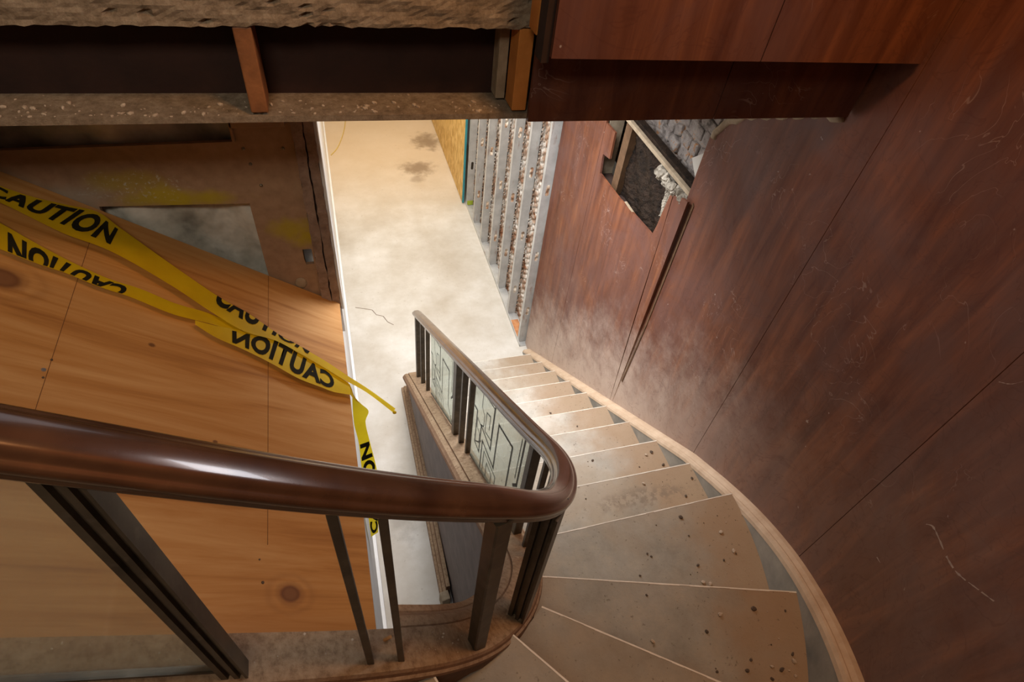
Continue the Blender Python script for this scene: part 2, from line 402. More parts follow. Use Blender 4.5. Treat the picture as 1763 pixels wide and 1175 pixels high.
M = dict(
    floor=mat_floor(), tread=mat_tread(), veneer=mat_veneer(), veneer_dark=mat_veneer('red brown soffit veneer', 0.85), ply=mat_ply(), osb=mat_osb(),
    rail=mat_rail(), bronze=mat_bronze(), curb=mat_curb(), glass=mat_glass('etched grey green glass', (0.62, 0.66, 0.58), 0.34),
    dglass=mat_glass('dusty clear glass', (0.62, 0.52, 0.40), 0.20), tape=mat_tape(), slab=mat_slab(), part=mat_partition(), film=mat_film(),
    steel=mat_steel(), lath=mat_lath(), brick=mat_brick(),
    line=simple('grey etched line', (0.045, 0.05, 0.04), (0.07, 0.075, 0.06), 20, 0.6, 0, 0),
    ink=simple('black printing', (0.010, 0.010, 0.007), (0.022, 0.020, 0.012), 20, 0.7, 0, 0, spec=0.1),
    white=simple('white wall paint', (0.72, 0.72, 0.72), (0.82, 0.82, 0.81), 5, 0.5, 0, 0.05),
    ceil=simple('plain ceiling paint', (0.45, 0.42, 0.37), (0.52, 0.49, 0.44), 5, 0.8, 0, 0.05),
    gyp=simple('torn gypsum board edge', (0.20, 0.13, 0.095), (0.34, 0.24, 0.185), 30, 0.9, 0, 0.7, 0.006, 80),
    dark=simple('dark cavity board', (0.020, 0.010, 0.007), (0.045, 0.022, 0.014), 8, 0.9, 0, 0.1),
    web=simple('dark brown beam steel', (0.018, 0.006, 0.004), (0.034, 0.012, 0.007), 9, 0.7, 0, 0.2),
    block=simple('old split wood block', (0.11, 0.042, 0.016), (0.30, 0.12, 0.042), 14, 0.6, 0, 0.4, 0.004, 40),
    oldwood=simple('dark old timber', (0.07, 0.035, 0.015), (0.16, 0.085, 0.04), 14, 0.7, 0, 0.4, 0.004, 40),
    orange=simple('fresh orange wood', (0.42, 0.15, 0.028), (0.58, 0.23, 0.05), 12, 0.6, 0, 0.2),
    greywood=simple('grey dusty timber', (0.22, 0.16, 0.10), (0.40, 0.32, 0.22), 16, 0.8, 0, 0.5, 0.004, 50),
    face=simple('grey stringer face', (0.17, 0.17, 0.155), (0.36, 0.33, 0.28), 6, 0.7, 0, 0.15),
    mould=simple('tan dusty moulding', (0.42, 0.30, 0.20), (0.56, 0.43, 0.31), 12, 0.7, 0, 0.3),
    nose=simple('bright worn nosing', (0.58, 0.53, 0.45), (0.74, 0.69, 0.60), 30, 0.5, 0, 0.1),
    soffit=simple('purplish brown painted side panel', (0.085, 0.060, 0.052), (0.15, 0.112, 0.10), 10, 0.6, 0, 0.2),
    chip=simple('plaster chip', (0.30, 0.22, 0.15), (0.55, 0.46, 0.36), 40, 0.9, 0, 0.3),
    chipd=simple('dark grit', (0.05, 0.035, 0.025), (0.12, 0.085, 0.06), 40, 0.9, 0, 0.3),
    teal=simple('teal painted board edge', (0.03, 0.22, 0.25), (0.05, 0.30, 0.33), 20, 0.6, 0, 0),
    lime=simple('lime green paint', (0.35, 0.45, 0.03), (0.45, 0.55, 0.05), 20, 0.6, 0, 0),
    rustf=simple('orange rust', (0.40, 0.14, 0.05), (0.62, 0.30, 0.13), 20, 0.8, 0, 0.3),
    screw=simple('zinc screw head', (0.45, 0.47, 0.52), (0.62, 0.64, 0.68), 20, 0.3, 0.8, 0),
    rivet=simple('dull rivet head', (0.18, 0.15, 0.11), (0.28, 0.24, 0.19), 20, 0.35, 0.6, 0),
    crack=simple('crack shadow', (0.16, 0.12, 0.09), (0.24, 0.18, 0.13), 20, 0.9, 0, 0),
    felt=simple('torn tar felt', (0.004, 0.0025, 0.0015), (0.035, 0.020, 0.012), 26, 0.6, 0, 0.9, 0.012, 120, spec=0.15),
    plaster=simple('broken white plaster', (0.10, 0.08, 0.055), (0.48, 0.43, 0.35), 22, 0.9, 0, 0.7, 0.01, 60),
    seamd=simple('pencil line', (0.13, 0.055, 0.02), (0.16, 0.07, 0.025), 20, 0.9, 0, 0),
    mark=simple('pale scrape', (0.34, 0.25, 0.21), (0.48, 0.38, 0.33), 60, 0.7, 0, 0),
    wire=simple('yellow wire sheath', (0.55, 0.40, 0.10), (0.65, 0.48, 0.14), 20, 0.5, 0, 0),
    butt=simple('orange brown stub', (0.42, 0.19, 0.06), (0.58, 0.30, 0.12), 40, 0.7, 0, 0.2),
)

# ------------------------------------------------------------------ setting: floor, ceiling, corridor walls
fl = box('floor', (-0.30, 0.3, -0.12), (1.75, 11.0, 0.0), M['floor']); tag(fl, 'pale worn concrete floor of the lower corridor', None, None, 'structure')
cl = box('ceiling', (-0.3, 1.62, 3.16), (1.9, 11.0, 3.24), M['ceil']); tag(cl, 'ceiling of the lower corridor', None, None, 'structure')
uf = box('floor_upper', (-1.8, 1.462, 3.50), (2.4, 4.6, 3.62), M['ceil']); tag(uf, 'unseen upper floor behind the slab edge', None, None, 'structure')  # out of view; added to stop light leaking down behind the beam
wb = box('wall_back', (-0.3, 10.9, 0.0), (1.9, 11.0, 3.16), M['white']); tag(wb, 'far end wall of the corridor', None, None, 'structure')
wl = box('wall_left', (-0.20, 0.42, 0.0), (-0.072, 10.9, 2.22), M['white']); tag(wl, 'white painted left wall of the lower corridor', None, None, 'structure')
w2 = box('wall_left', (-0.20, 1.93, 2.22), (-0.072, 10.9, 3.16), M['white']); tag(w2, 'white painted left wall of the lower corridor, upper part', None, None, 'structure')
# white edge bead and base strips of that wall
bd = box('trim_1', (-0.085, 1.93, 0.0), (-0.052, 10.8, 0.11), M['white'], None, 0, 0.004); tag(bd, 'white base strip along the left corridor wall', None, None, 'structure')
bd = box('trim_2', (-0.085, 0.46, 0.0), (-0.050, 1.90, 0.11), M['white'], None, 0, 0.004); tag(bd, 'white base strip under the plywood', None, None, 'structure')

# crack and wire on the floor
ck = [(0.02, 4.16), (0.10, 4.13), (0.17, 4.10), (0.20, 4.03), (0.26, 4.00), (0.29, 3.92), (0.34, 3.87)]
bm = bmesh.new()
for i in range(len(ck) - 1):
    a = Vector((*ck[i], 0.0006)); b = Vector((*ck[i+1], 0.0006)); n = Vector((-(b-a).y, (b-a).x, 0)).normalized() * 0.004
    bm.faces.new([bm.verts.new(a - n), bm.verts.new(b - n * .8), bm.verts.new(b + n * .8), bm.verts.new(a + n)])
link('floor_crack', from_bm(bm), M['crack'], fl)
def tube(path, r, seg=8):
    prof = [(r * math.cos(k * 2 * math.pi / seg), r * math.sin(k * 2 * math.pi / seg)) for k in range(seg)]
    return sweep(path, prof, True, True)
w = link('wire', tube(smooth_path([(-0.02, 6.95, .004), (0.06, 7.1, .004), (0.16, 7.45, .004), (0.22, 7.8, .004), (0.26, 8.3, .004)]), 0.006), M['wire'], None, True)
tag(w, 'thin yellow wire curving across the far corridor floor', 'wire')

# ------------------------------------------------------------------ stud wall on the right of the corridor
lw = bmesh.new()
ny, nz = 90, 90
vv = [[lw.verts.new((1.515 + random.uniform(-.008, .008), 3.42 + 2.35 * i / ny, 3.1 * j / nz)) for j in range(nz + 1)] for i in range(ny + 1)]
for i in range(ny):
    for j in range(nz): lw.faces.new([vv[i][j], vv[i+1][j], vv[i+1][j+1], vv[i][j+1]])
bm_box(lw, (1.53, 3.42, 0), (1.60, 5.78, 3.1))
lo = link('wall_corridor', from_bm(lw), M['lath']); tag(lo, 'rusted lath and plaster seen between the steel studs', None, None, 'structure')
tr = bmesh.new()
bm_box(tr, (1.425, 3.40, 0.0), (1.512, 5.80, 0.006)); bm_box(tr, (1.422, 3.40, 0.0), (1.427, 5.80, 0.034))
to = link('floor_track', from_bm(tr), M['steel']); tag(to, 'steel floor track that the row of wall studs stands in', 'track')
link('rust_patch', (lambda b: (bm_box(b, (1.43, 3.5, 0.006), (1.505, 3.74, 0.010)), from_bm(b))[1])(bmesh.new()), M['rustf'], to)

def stud(idx, y, off):
    names = ['steel stud nearest the stairs, rust at its foot', 'second steel stud from the stairs, foot in the floor track', 'third steel stud from the stairs',
             'fourth steel stud from the stairs, middle of the seven', 'fifth steel stud from the stairs', 'sixth steel stud from the stairs, next to the last', 'steel stud beside the teal edge of the strand board']
    e = empty('wall_stud', (1.49, y, 0), names[idx], 'wall stud', 'steel studs of the open corridor wall')
    holes = []
    z = 0.30 + off
    while z < 2.95:
        hx = 1.468; r = 0.015; L = 0.032
        holes.append([(hx + r * math.cos(a), z + (L if math.sin(a) >= 0 else -L) + r * math.sin(a)) for a in [k * math.pi / 5 + 0.01 for k in range(10)]][::-1])
        z += 0.61
    web = plate([(1.43, 0.008), (1.505, 0.008), (1.505, 3.1), (1.43, 3.1)], holes, lambda u, v, w_: Vector((u, y + w_, v)), 0.0015)
    link('web', web, M['steel'], e)
    bm = bmesh.new(); bm_box(bm, (1.4275, y, 0.008), (1.4305, y + 0.04, 3.1)); bm_box(bm, (1.4275, y + 0.038, 0.008), (1.440, y + 0.0405, 3.1))
    link('flange', from_bm(bm), M['steel'], e)
    bm = bmesh.new(); bm_box(bm, (1.502, y, 0.008), (1.505, y + 0.04, 3.1)); link('flange', from_bm(bm), M['steel'], e)
    if idx == 6:
        bm = bmesh.new(); bm_box(bm, (1.432, y - .002, 0.012), (1.50, y - .0005, 0.07)); q = link('paint_patch', from_bm(bm), M['lime'], e); q['label'] = 'lime green paint patch'
    # ragged plaster keys squeezed along the stud's back edge
    bm = bmesh.new(); zz = 0.03
    while zz < 3.05:
        s = random.uniform(.007, .017)
        r_ = bmesh.ops.create_icosphere(bm, subdivisions=1, radius=s)
        bmesh.ops.transform(bm, matrix=Matrix.Translation((1.503, y - random.uniform(.002, .03), zz)) @ Matrix.Rotation(0.7, 4, 'X') @ Matrix.Diagonal((.5, .55, 1.35, 1)), verts=r_['verts'])
        zz += s * random.uniform(1.2, 3.2)
    q = link('plaster_ridge', from_bm(bm), M['lath'], e); q['kind'] = 'stuff'
for i, (y, off) in enumerate(((3.45, .10), (3.83, .02), (4.20, .16), (4.58, .05), (4.96, .18), (5.32, .08), (5.67, .22))): stud(i, y, off)

e = empty('strand_board', (1.40, 7.2, 0), 'golden oriented strand board sheet on the corridor wall past the studs', 'board')
link('sheet', (lambda b: (bm_box(b, (1.385, 5.735, 0.012), (1.405, 10.8, 3.1)), from_bm(b))[1])(bmesh.new()), M['osb'], e)
p = link('painted_edge', (lambda b: (bm_box(b, (1.384, 5.722, 0.012), (1.406, 5.735, 3.1)), from_bm(b))[1])(bmesh.new()), M['teal'], e); p['label'] = 'teal painted edge'

# ------------------------------------------------------------------ curved panelled wall beside the stairs
OX, OY, RW = 0.06, 0.9, 1.44
def wallpt(s, off=0.0):
    """s metres along the wall from the start of its curve; off = towards the room"""
    R = RW - off
    if s < 0: return Vector((OX + R, OY - s, 0))
    a = s / RW
    if a <= math.pi / 2: return Vector((OX + R * math.cos(a), OY - R * math.sin(a), 0))
    return Vector((OX - (s - RW * math.pi / 2), OY - R, 0))
ZM = [(-2.44, .02), (-2.39, .058), (-.28, 1.60), (-.07, 1.72), (.39, 1.955), (.88, 2.19), (1.4, 2.42), (1.9, 2.64), (2.26, 2.80), (3.6, 3.76)]
def zmould(s):
    for (a, za), (b, zb) in zip(ZM, ZM[1:]):
        if s <= b: return za + (zb - za) * (s - a) / (b - a)
    return ZM[-1][1]

def wall_panel(parent, s0, s1, ztop, label, off=0.012, zb=None, gap=0.0013):
    s0 += gap; s1 -= gap
    n = max(2, int((s1 - s0) / 0.05)); bm = bmesh.new(); cols = []
    for i in range(n + 1):
        s = s0 + (s1 - s0) * i / n
        z0 = (zmould(s) - 0.02) if zb is None else zb
        zt = ztop(s) if callable(ztop) else ztop
        f = wallpt(s, off); b = wallpt(s, 0.0)
        cols.append([bm.verts.new((f.x, f.y, z0)), bm.verts.new((f.x, f.y, zt)), bm.verts.new((b.x, b.y, zt)), bm.verts.new((b.x, b.y, z0))])
    for i in range(n):
        for j in range(4):
            bm.faces.new([cols[i][j], cols[i][(j+1) % 4], cols[i+1][(j+1) % 4], cols[i+1][j]])
    bm.faces.new(cols[0][::-1]); bm.faces.new(cols[-1])
    o = link('wall_panel', from_bm(bm), M['veneer'], parent)
    if label: o['label'] = label
    return o
wr = empty('wall_right', (1.5, 1.0, 0), 'curved wall of red brown wood panels rising beside the stairs', None, None, 'structure')
# each panel; s is measured from Y = 0.9
wall_panel(wr, -2.53, -1.93, 3.1, 'panel next to the steel studs')
def topC(s):
    y = OY - s
    pts = [(0.9, 5.6), (1.30, 5.6), (1.301, 3.215), (1.42, 3.19), (1.57, 3.11), (1.75, 3.02), (1.86, 2.93), (1.90, 2.86)]
    for (a, za), (b, zb) in zip(pts, pts[1:]):
        if y <= b: return za + (zb - za) * (y - a) / max(b - a, 1e-6) + 0.006 * math.sin(y * 90)
    return 2.85
wall_panel(wr, -1.02 + .0, -0.29, topC, 'panel with the ragged broken top below the opening')
wall_panel(wr, -0.29, 0.388, 5.6, None)
wall_panel(wr, 0.388, 1.07, 5.6, None)
wall_panel(wr, 1.07, 1.75, 5.6, None)
wall_panel(wr, 1.75, 2.9, 5.6, None)
# broken panel with the hole
P2 = [(2.828, .40), (2.828, 2.452), (2.705, 2.458), (2.703, 2.400), (2.697, 2.305), (2.785, 2.286), (2.783, 2.255), (2.768, 2.172), (2.50, 2.185), (2.30, 2.212), (2.085, 2.236), (2.07, 2.30), (2.06, 2.40), (2.048, 2.49), (2.026, 2.512), (2.012, 2.3), (1.997, 1.9), (1.977, 1.5), (1.945, 1.02)]
o = link('wall_panel', plate(P2, [], lambda u, v, w_: Vector((1.488 + w_, u, v)), 0.012), M['veneer'], wr); o['label'] = 'panel with a square hole broken through it'
o = link('hole_edge', (lambda b: (bm_box(b, (1.489, 2.08, 2.205), (1.502, 2.42, 2.209)), from_bm(b))[1])(bmesh.new()), M['greywood'], wr)
# splintered upright strips between the broken panel and the next one
for k, (ya, yb, yc, yd, zt, dx) in enumerate(((2.020, 1.978, 1.943, 1.938, 2.520, 0.0), (1.974, 1.926, 1.937, 1.930, 2.545, -.004), (1.922, 1.872, 1.929, 1.918, 2.572, -.016))):
    out = [(yc, 1.02), (ya, zt - .012), ((ya + yb) / 2 + .004, zt - .006), (yb, zt), (yd, 1.02)]
    o = link('splintered_strip', plate(out, [], lambda u, v, w_: Vector((1.488 + dx * max(0, v - 1.3) / 1.2 * 1.6 + w_, u, v)), 0.011), M['veneer'], wr)
o = link('torn_edge', plate([(1.90, 1.3), (1.874, 1.75), (1.868, 2.2), (1.864, 2.57), (1.852, 2.56), (1.857, 2.2), (1.864, 1.8), (1.888, 1.3)], [], lambda u, v, w_: Vector((1.484 + w_, u, v)), 0.02), M['oldwood'], wr)
# thick plaster lip along the ragged top edge
lip = [Vector((1.49, y, topC(OY - y) + 0.006)) for y in [1.345 + .547 * k / 30 for k in range(31)]]
lip += [Vector((1.49, 1.893, 2.86))]
link('plaster_lip', tube(lip, 0.016, 7), M['greywood'], wr, True)
# masonry backing that the panels hang on: curved part and the straight part below the opening
bm = bmesh.new(); cols = []
ss = [-1.02 + (2.9 + 1.02) * i / 70 for i in range(71)]
for s in ss:
    a = wallpt(s, -0.012); b = wallpt(s, -0.13); zt = min(5.6, topC(s) - 0.03) if s < -0.40 else 5.6
    z0 = 0.0
    cols.append([bm.verts.new((a.x, a.y, z0)), bm.verts.new((a.x, a.y, zt)), bm.verts.new((b.x, b.y, zt)), bm.verts.new((b.x, b.y, z0))])
for i in range(len(cols) - 1):
    for j in range(4): bm.faces.new([cols[i][j], cols[i][(j+1) % 4], cols[i+1][(j+1) % 4], cols[i+1][j]])
bm.faces.new(cols[0][::-1]); bm.faces.new(cols[-1])
link('backing', from_bm(bm), M['dark'], wr)
bm = bmesh.new(); bm_box(bm, (1.512, 1.925, 0), (1.60, 3.415, 2.13)); link('backing', from_bm(bm), M['dark'], wr)
bm = bmesh.new(); bm_box(bm, (1.512, 2.83, 2.13), (1.60, 3.415, 3.1)); link('backing', from_bm(bm), M['greywood'], wr)
# pale scrapes on the lower right of the wall
def scrape(pts, wd):
    path = []
    for (s, z) in pts: p_ = wallpt(s, 0.0128); path.append(Vector((p_.x, p_.y, z)))
    bm = bmesh.new(); prev = None
    for i, p_ in enumerate(smooth_path(path, 5)):
        w_ = wd * random.uniform(.15, 1.0)
        a = bm.verts.new(p_ + Vector((0, 0, w_))); b = bm.verts.new(p_ - Vector((0, 0, w_)))
        if prev and random.random() < .85: bm.faces.new([prev[0], a, b, prev[1]])
        prev = (a, b)
    o = link('scrape', from_bm(bm), M['mark'], wr); o['label'] = 'pale scrape'
scrape([(0.569, 2.593), (0.584, 2.611), (0.624, 2.617), (0.67, 2.621), (0.713, 2.634), (0.747, 2.657)], 0.004)
scrape([(0.754, 2.664), (0.789, 2.694), (0.821, 2.722)], 0.0025)
scrape([(0.56, 2.362), (0.581, 2.369)], 0.002)
scrape([(0.401, 2.985), (0.424, 3.005), (0.44, 3.034)], 0.0015)
# brick wall inside the opening
bw = bmesh.new()
bm_box(bw, (1.676, 1.20, 2.13), (1.80, 3.40, 3.15))
row = 0; z = 2.2
while z < 3.3:
    y = 1.2 + random.uniform(0, .1); hgt = random.uniform(.045, .062)
    while y < 3.4:
        L = random.uniform(.06, .13); d = random.uniform(.0, .016)
        r_ = bmesh.ops.create_cube(bw, size=1)
        for v_ in r_['verts']: v_.co += Vector((random.uniform(-.08, .08),) * 3) * .9
        bmesh.ops.transform(bw, matrix=Matrix.Translation((1.695 - d * .5, y + L / 2, z + hgt / 2 + random.uniform(-.006, .006))) @ Matrix.Rotation(random.uniform(-.25, .25), 4, 'X') @ Matrix.Diagonal((.05 + d, L, hgt, 1)), verts=r_['verts'])
        es = list({e_ for v_ in r_['verts'] for e_ in v_.link_edges}); bmesh.ops.bevel(bw, geom=es, offset=.009, segments=2, affect='EDGES', profile=.5)
        y += L + random.uniform(.006, .018)
    z += hgt + random.uniform(.008, .016); row += 1
o = link('wall_brick', from_bm(bw), M['brick']); tag(o, 'rough grey and orange brickwork exposed behind the broken panels', None, None, 'structure')
# debris in the opening
o = box('timber_batten', (1.492, 1.885, 2.564), (1.515, 3.10, 2.584), M['greywood'], None, 0, .002); tag(o, 'long grey batten running across the top of the broken opening', 'batten')
o = box('timber_batten', (1.518, 1.90, 2.548), (1.56, 3.05, 2.60), M['felt'], None, 0, .002); tag(o, 'darker batten lying directly behind the long grey one', 'batten')
o = link('wall_stud', (lambda b: (bm_box(b, (1.52, 2.60, 2.135), (1.60, 2.66, 2.54), 0.1), from_bm(b))[1])(bmesh.new()), M['oldwood']); tag(o, 'brown timber stud inside the broken hole', 'timber')
def crumple(name, y0, y1, z0, z1, x, amp, mat, label, cat, fn=None):
    bm = bmesh.new(); n1, n2 = 22, 26; g = []
    for i in range(n1 + 1):
        r_ = []
        for j in range(n2 + 1):
            u = i / n1; v_ = j / n2
            yy = y0 + (y1 - y0) * u; zz = z0 + (z1 - z0) * v_
            if fn: yy, zz = fn(u, v_, yy, zz)
            xx = x + amp * math.sin(u * 7 + v_ * 2) * .6 + amp * .6 * math.sin(u * 17 + v_ * 9) + random.uniform(-.3, .3) * amp
            r_.append(bm.verts.new((xx, yy + random.uniform(-.3, .3) * amp, zz)))
        g.append(r_)
    for i in range(n1):
        for j in range(n2): bm.faces.new([g[i][j], g[i+1][j], g[i+1][j+1], g[i][j+1]])
    me = from_bm(bm); o = link(name, me, mat)
    sm = o.modifiers.new('thick', 'SOLIDIFY'); sm.thickness = 0.003
    tag(o, label, cat); return o
crumple('felt_scrap', 2.62, 2.22, 2.14, 2.52, 1.555, .014, M['felt'], 'crumpled dark felt hanging inside the broken hole', 'felt', lambda u, v_, y, z: (y - .22 * (1 - v_) * (u - .0), z))
crumple('paper_scrap', 2.11, 2.05, 2.33, 2.47, 1.51, .006, M['plaster'], 'pale folded paper scrap hanging at the right of the hole', 'scrap', lambda u, v_, y, z: (y + .02 * v_, z + .02 * u))
bm = bmesh.new()
for k in range(46):
    f = k / 45
    r_ = bmesh.ops.create_icosphere(bm, subdivisions=2, radius=random.uniform(.012, .03))
    for v_ in r_['verts']: v_.co *= random.uniform(.75, 1.25)
    bmesh.ops.transform(bm, matrix=Matrix.Translation((1.496 + random.uniform(-.006, .014), 2.20 - .28 * f + random.uniform(-.012, .012), 2.522 + .01 * f + random.uniform(-.014, .012))), verts=r_['verts'])
o = link('plaster_ridge', from_bm(bm), M['plaster']); tag(o, 'lumpy ridge of broken white plaster under the grey batten', 'plaster', None, 'stuff')
o = link('plaster_shard', plate([(2.06, 2.672), (1.99, 2.735), (1.952, 2.70), (1.935, 2.60), (1.985, 2.61)], [], lambda u, v, w_: Vector((1.545 + w_, u, v)), .012), M['ceil']); tag(o, 'pale triangular drywall shard standing behind the batten', 'shard')

# ------------------------------------------------------------------ staircase
r_ = 0.18
INN = {}; OUT = {}
for i in range(1, 10):
    y = 3.14 - 0.251 * (i - 1); INN[i] = Vector((0.44 + .006 * i * .6, y)); OUT[i] = Vector((1.43, y))
INN[10] = Vector((.475, .866)); OUT[10] = Vector((1.43, .871))
INN[11] = Vector((.475, .668)); OUT[11] = Vector((1.347, .406))
INN[12] = Vector((.42, .517)); OUT[12] = Vector((1.108, .017))
INN[13] = Vector((.285, .415)); OUT[13] = Vector((.793, -.258))
INN[14] = Vector((.06, .345)); OUT[14] = Vector((.36, -.436))
for i in range(15, 19):
    x = -.19 - .251 * (i - 15); INN[i] = Vector((x, .345)); OUT[i] = Vector((x, -.47))
stairs = empty('staircase', (0.95, 3.14, 0), 'dusty grey stone winding staircase curling down to the corridor', 'staircase')
def arc_between(a, b):
    """points of the outer edge between two nosing ends"""
    pts = []
    if a.y >= OY and b.y >= OY: return pts
    if a.x < OX: return pts
    aa = math.atan2(-(a.y - OY), a.x - OX); ab = math.atan2(-(b.y - OY), b.x - OX)
    if b.x < OX: ab = math.pi / 2
    aa = max(aa, 0)
    for k in range(1, 8):
        t = aa + (ab - aa) * k / 8; pts.append(Vector((OX + 1.37 * math.cos(t), OY - 1.37 * math.sin(t))))
    return pts
for i in range(1, 18):
    I0, O0, I1, O1 = INN[i], OUT[i], INN[i+1], OUT[i+1]
    d = ((I1 + O1) / 2 - (I0 + O0) / 2).normalized()
    ring = [I0, O0] + arc_between(O0, O1) + [O1 + d * .014, I1 + d * .014]
    bm = bmesh.new(); z1 = r_ * i; z0 = z1 - .030
    top = [bm.verts.new((p.x, p.y, z1)) for p in ring]; bot = [bm.verts.new((p.x, p.y, z0)) for p in ring]
    bm.faces.new(top); bm.faces.new(bot[::-1])
    for k in range(len(ring)):
        bm.faces.new([top[k], top[(k+1) % len(ring)], bot[(k+1) % len(ring)], bot[k]])
    bmesh.ops.triangulate(bm, faces=[f for f in bm.faces if len(f.verts) > 4])
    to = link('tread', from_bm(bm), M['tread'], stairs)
    # bright worn nosing line
    ax = (O0 - I0).normalized(); nn = Vector((-ax.y, ax.x))
    if nn.dot(d) < 0: nn = -nn
    bm = bmesh.new(); w_ = .0028
    K = 26
    for a_, b_ in zip(range(K), range(1, K + 1)):
        q0 = I0 + (O0 - I0) * a_ / K; q1 = I0 + (O0 - I0) * b_ / K
        h = w_ * random.uniform(.8, 1.5)
        lo_ = [q0 - nn * .001, q1 - nn * .001, q1 + nn * h, q0 + nn * h]
        t_ = [bm.verts.new((p.x, p.y, z1 + .0009)) for p in lo_]; b2 = [bm.verts.new((p.x, p.y, z1 - .006)) for p in lo_]
        bm.faces.new(t_); bm.faces.new([t_[0], b2[0], b2[1], t_[1]]); bm.faces.new([t_[2], b2[2], b2[3], t_[3]])
    link('nosing', from_bm(bm), M['nose'], to)
    # riser
    bm = bmesh.new(); q0 = I0 + nn * .012; q1 = O0 + nn * .012; zb = r_ * (i - 1) - .0
    pts = [q0, q1, q1 + nn * .02, q0 + nn * .02]
    t_ = [bm.verts.new((p.x, p.y, z0)) for p in pts]; b2 = [bm.verts.new((p.x, p.y, zb)) for p in pts]
    bm.faces.new(t_); bm.faces.new(b2[::-1])
    for k in range(4): bm.faces.new([t_[k], t_[(k+1) % 4], b2[(k+1) % 4], b2[k]])
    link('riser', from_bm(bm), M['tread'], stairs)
# wall stringer and its moulding
sp_ = [-2.42 + k * .05 for k in range(117)]
path = []
for s in sp_:
    p_ = wallpt(s, 0.0); path.append(Vector((p_.x, p_.y, zmould(s))))
o = link('wall_stringer', sweep(path, [(0.012, -.34), (-.070, -.34), (-.070, -.020), (-.012, -.004), (-.012, -.34)][1:], True), M['face'], stairs)
link('stringer_moulding', sweep(path, [(-.072, -.022), (-.068, -.006), (-.060, .004), (-.052, .007), (-.046, .003), (-.040, .006), (-.030, .011), (-.0125, .011), (-.0125, -.022)], True), M['mould'], stairs, False)
# curb: closed inner stringer that carries the railing
CURB = [(.420, 3.06, .257), (.424, 2.7, .545), (.431, 2.3, .852), (.438, 1.9, 1.16), (.446, 1.5, 1.465), (.455, 1.1, 1.76), (.46, .85, 1.94), (.458, .77, 2.005), (.445, .68, 2.09), (.42, .61, 2.15), (.385, .55, 2.205),
        (.345, .50, 2.26), (.295, .455, 2.32), (.235, .415, 2.38), (.17, .387, 2.45), (.09, .367, 2.53), (0, .358, 2.605), (-.1, .355, 2.675), (-.235, .355, 2.77), (-.8, .355, 3.175), (-1.6, .355, 3.75)]
cp = relax(smooth_path(CURB, 8), .02, 12)
link('curb', sweep(cp, [(-.060, -.30), (-.060, 0), (.022, 0), (.027, -.006), (.030, -.016), (.036, -.020), (.038, -.030), (.034, -.038), (.034, -.10), (.028, -.108), (.028, -.32)], True), M['curb'], stairs)
rp = [p for p in cp if p.x > 0.0]
link('curb_roll', sweep(rp, [(-.060, -.012), (-.066, -.006), (-.078, -.006), (-.090, -.012), (-.098, -.024), (-.104, -.032), (-.108, -.05), (-.104, -.07), (-.060, -.07)], True), M['curb'], stairs, False)
link('curb_cap', sweep([p for p in rp if p.y < .75], [(-.104, -.052), (-.112, -.046), (-.128, -.050), (-.128, -.075), (-.104, -.075)], True), M['curb'], stairs)
# side panel of the flight, from floor to curb, following the bend
vs = []; fs = []; sd = [p for p in cp if p.y < 3.03 and p.x > -.06]
for i, p in enumerate(sd):
    t = sd[min(i + 1, len(sd) - 1)] - sd[max(i - 1, 0)]; h = Vector((t.x, t.y, 0)).normalized(); nn = Vector((-h.y, h.x, 0))
    a = p - nn * .075; b = p - nn * .055
    vs += [(a.x, a.y, 0.0), (a.x, a.y, p.z - .05), (b.x, b.y, p.z - .05), (b.x, b.y, 0.0)]
for i in range(len(sd) - 1):
    for j in range(4): fs.append((i*4 + j, i*4 + (j+1) % 4, i*4 + 4 + (j+1) % 4, i*4 + 4 + j))
fs += [(0, 1, 2, 3), tuple(reversed(range(len(vs) - 4, len(vs))))]
bm = bmesh.new(); me = mesh(vs, fs); bm.from_mesh(me); link('side_panel', from_bm(bm), M['soffit'], stairs)
bm = bmesh.new()
bm_box(bm, (.300, 1.36, 0.0), (.365, 3.10, .035), 0, .006); bm_box(bm, (.318, 1.36, .035), (.365, 3.08, .075), 0, .006); bm_box(bm, (.338, 1.36, .075), (.365, 3.06, .15), 0, .004)
link('base_moulding', from_bm(bm), M['curb'], stairs)
bm = bmesh.new(); bm_box(bm, (.295, 1.29, 0.0), (.352, 1.35, .12), .15, .006); link('broken_block', from_bm(bm), M['greywood'], stairs)

# ------------------------------------------------------------------ railing
rl = empty('stair_railing', (.42, 2.92, .35), 'bronze stair railing with brown handrail and etched glass panels', 'railing')
RAIL = [(.421, 2.94, 1.035), (.424, 2.7, 1.21), (.431, 2.3, 1.497), (.438, 1.9, 1.784), (.446, 1.5, 2.07), (.454, 1.1, 2.355), (.46, .85, 2.535), (.458, .77, 2.605), (.445, .68, 2.682), (.42, .61, 2.745), (.385, .55, 2.805),
        (.345, .50, 2.872), (.295, .455, 2.955), (.235, .42, 3.04), (.17, .40, 3.115), (.09, .383, 3.185), (0, .37, 3.262), (-.1, .36, 3.345), (-.235, .355, 3.452), (-.6, .355, 3.72), (-1.6, .355, 4.45)]
rpath = relax(smooth_path(RAIL, 8), .015, 40)
W = .031
half = [(.40, -.019), (.74, -.015), (.84, -.0135), (.88, -.010), (.82, -.0065), (.90, -.003), (.98, .001), (1.0, .005), (.97, .0085), (.88, .0105), (.78, .0112), (.71, .0125), (.66, .0150), (.56, .0175), (.42, .0190), (.22, .0198)]
prof = [(W * a, z) for a, z in half] + [(0, .020)] + [(-W * a, z) for a, z in reversed(half)]
link('handrail', sweep(rpath, prof, True, True), M['rail'], rl, True)
bm = bmesh.new(); r0_ = bmesh.ops.create_uvsphere(bm, u_segments=18, v_segments=10, radius=1)
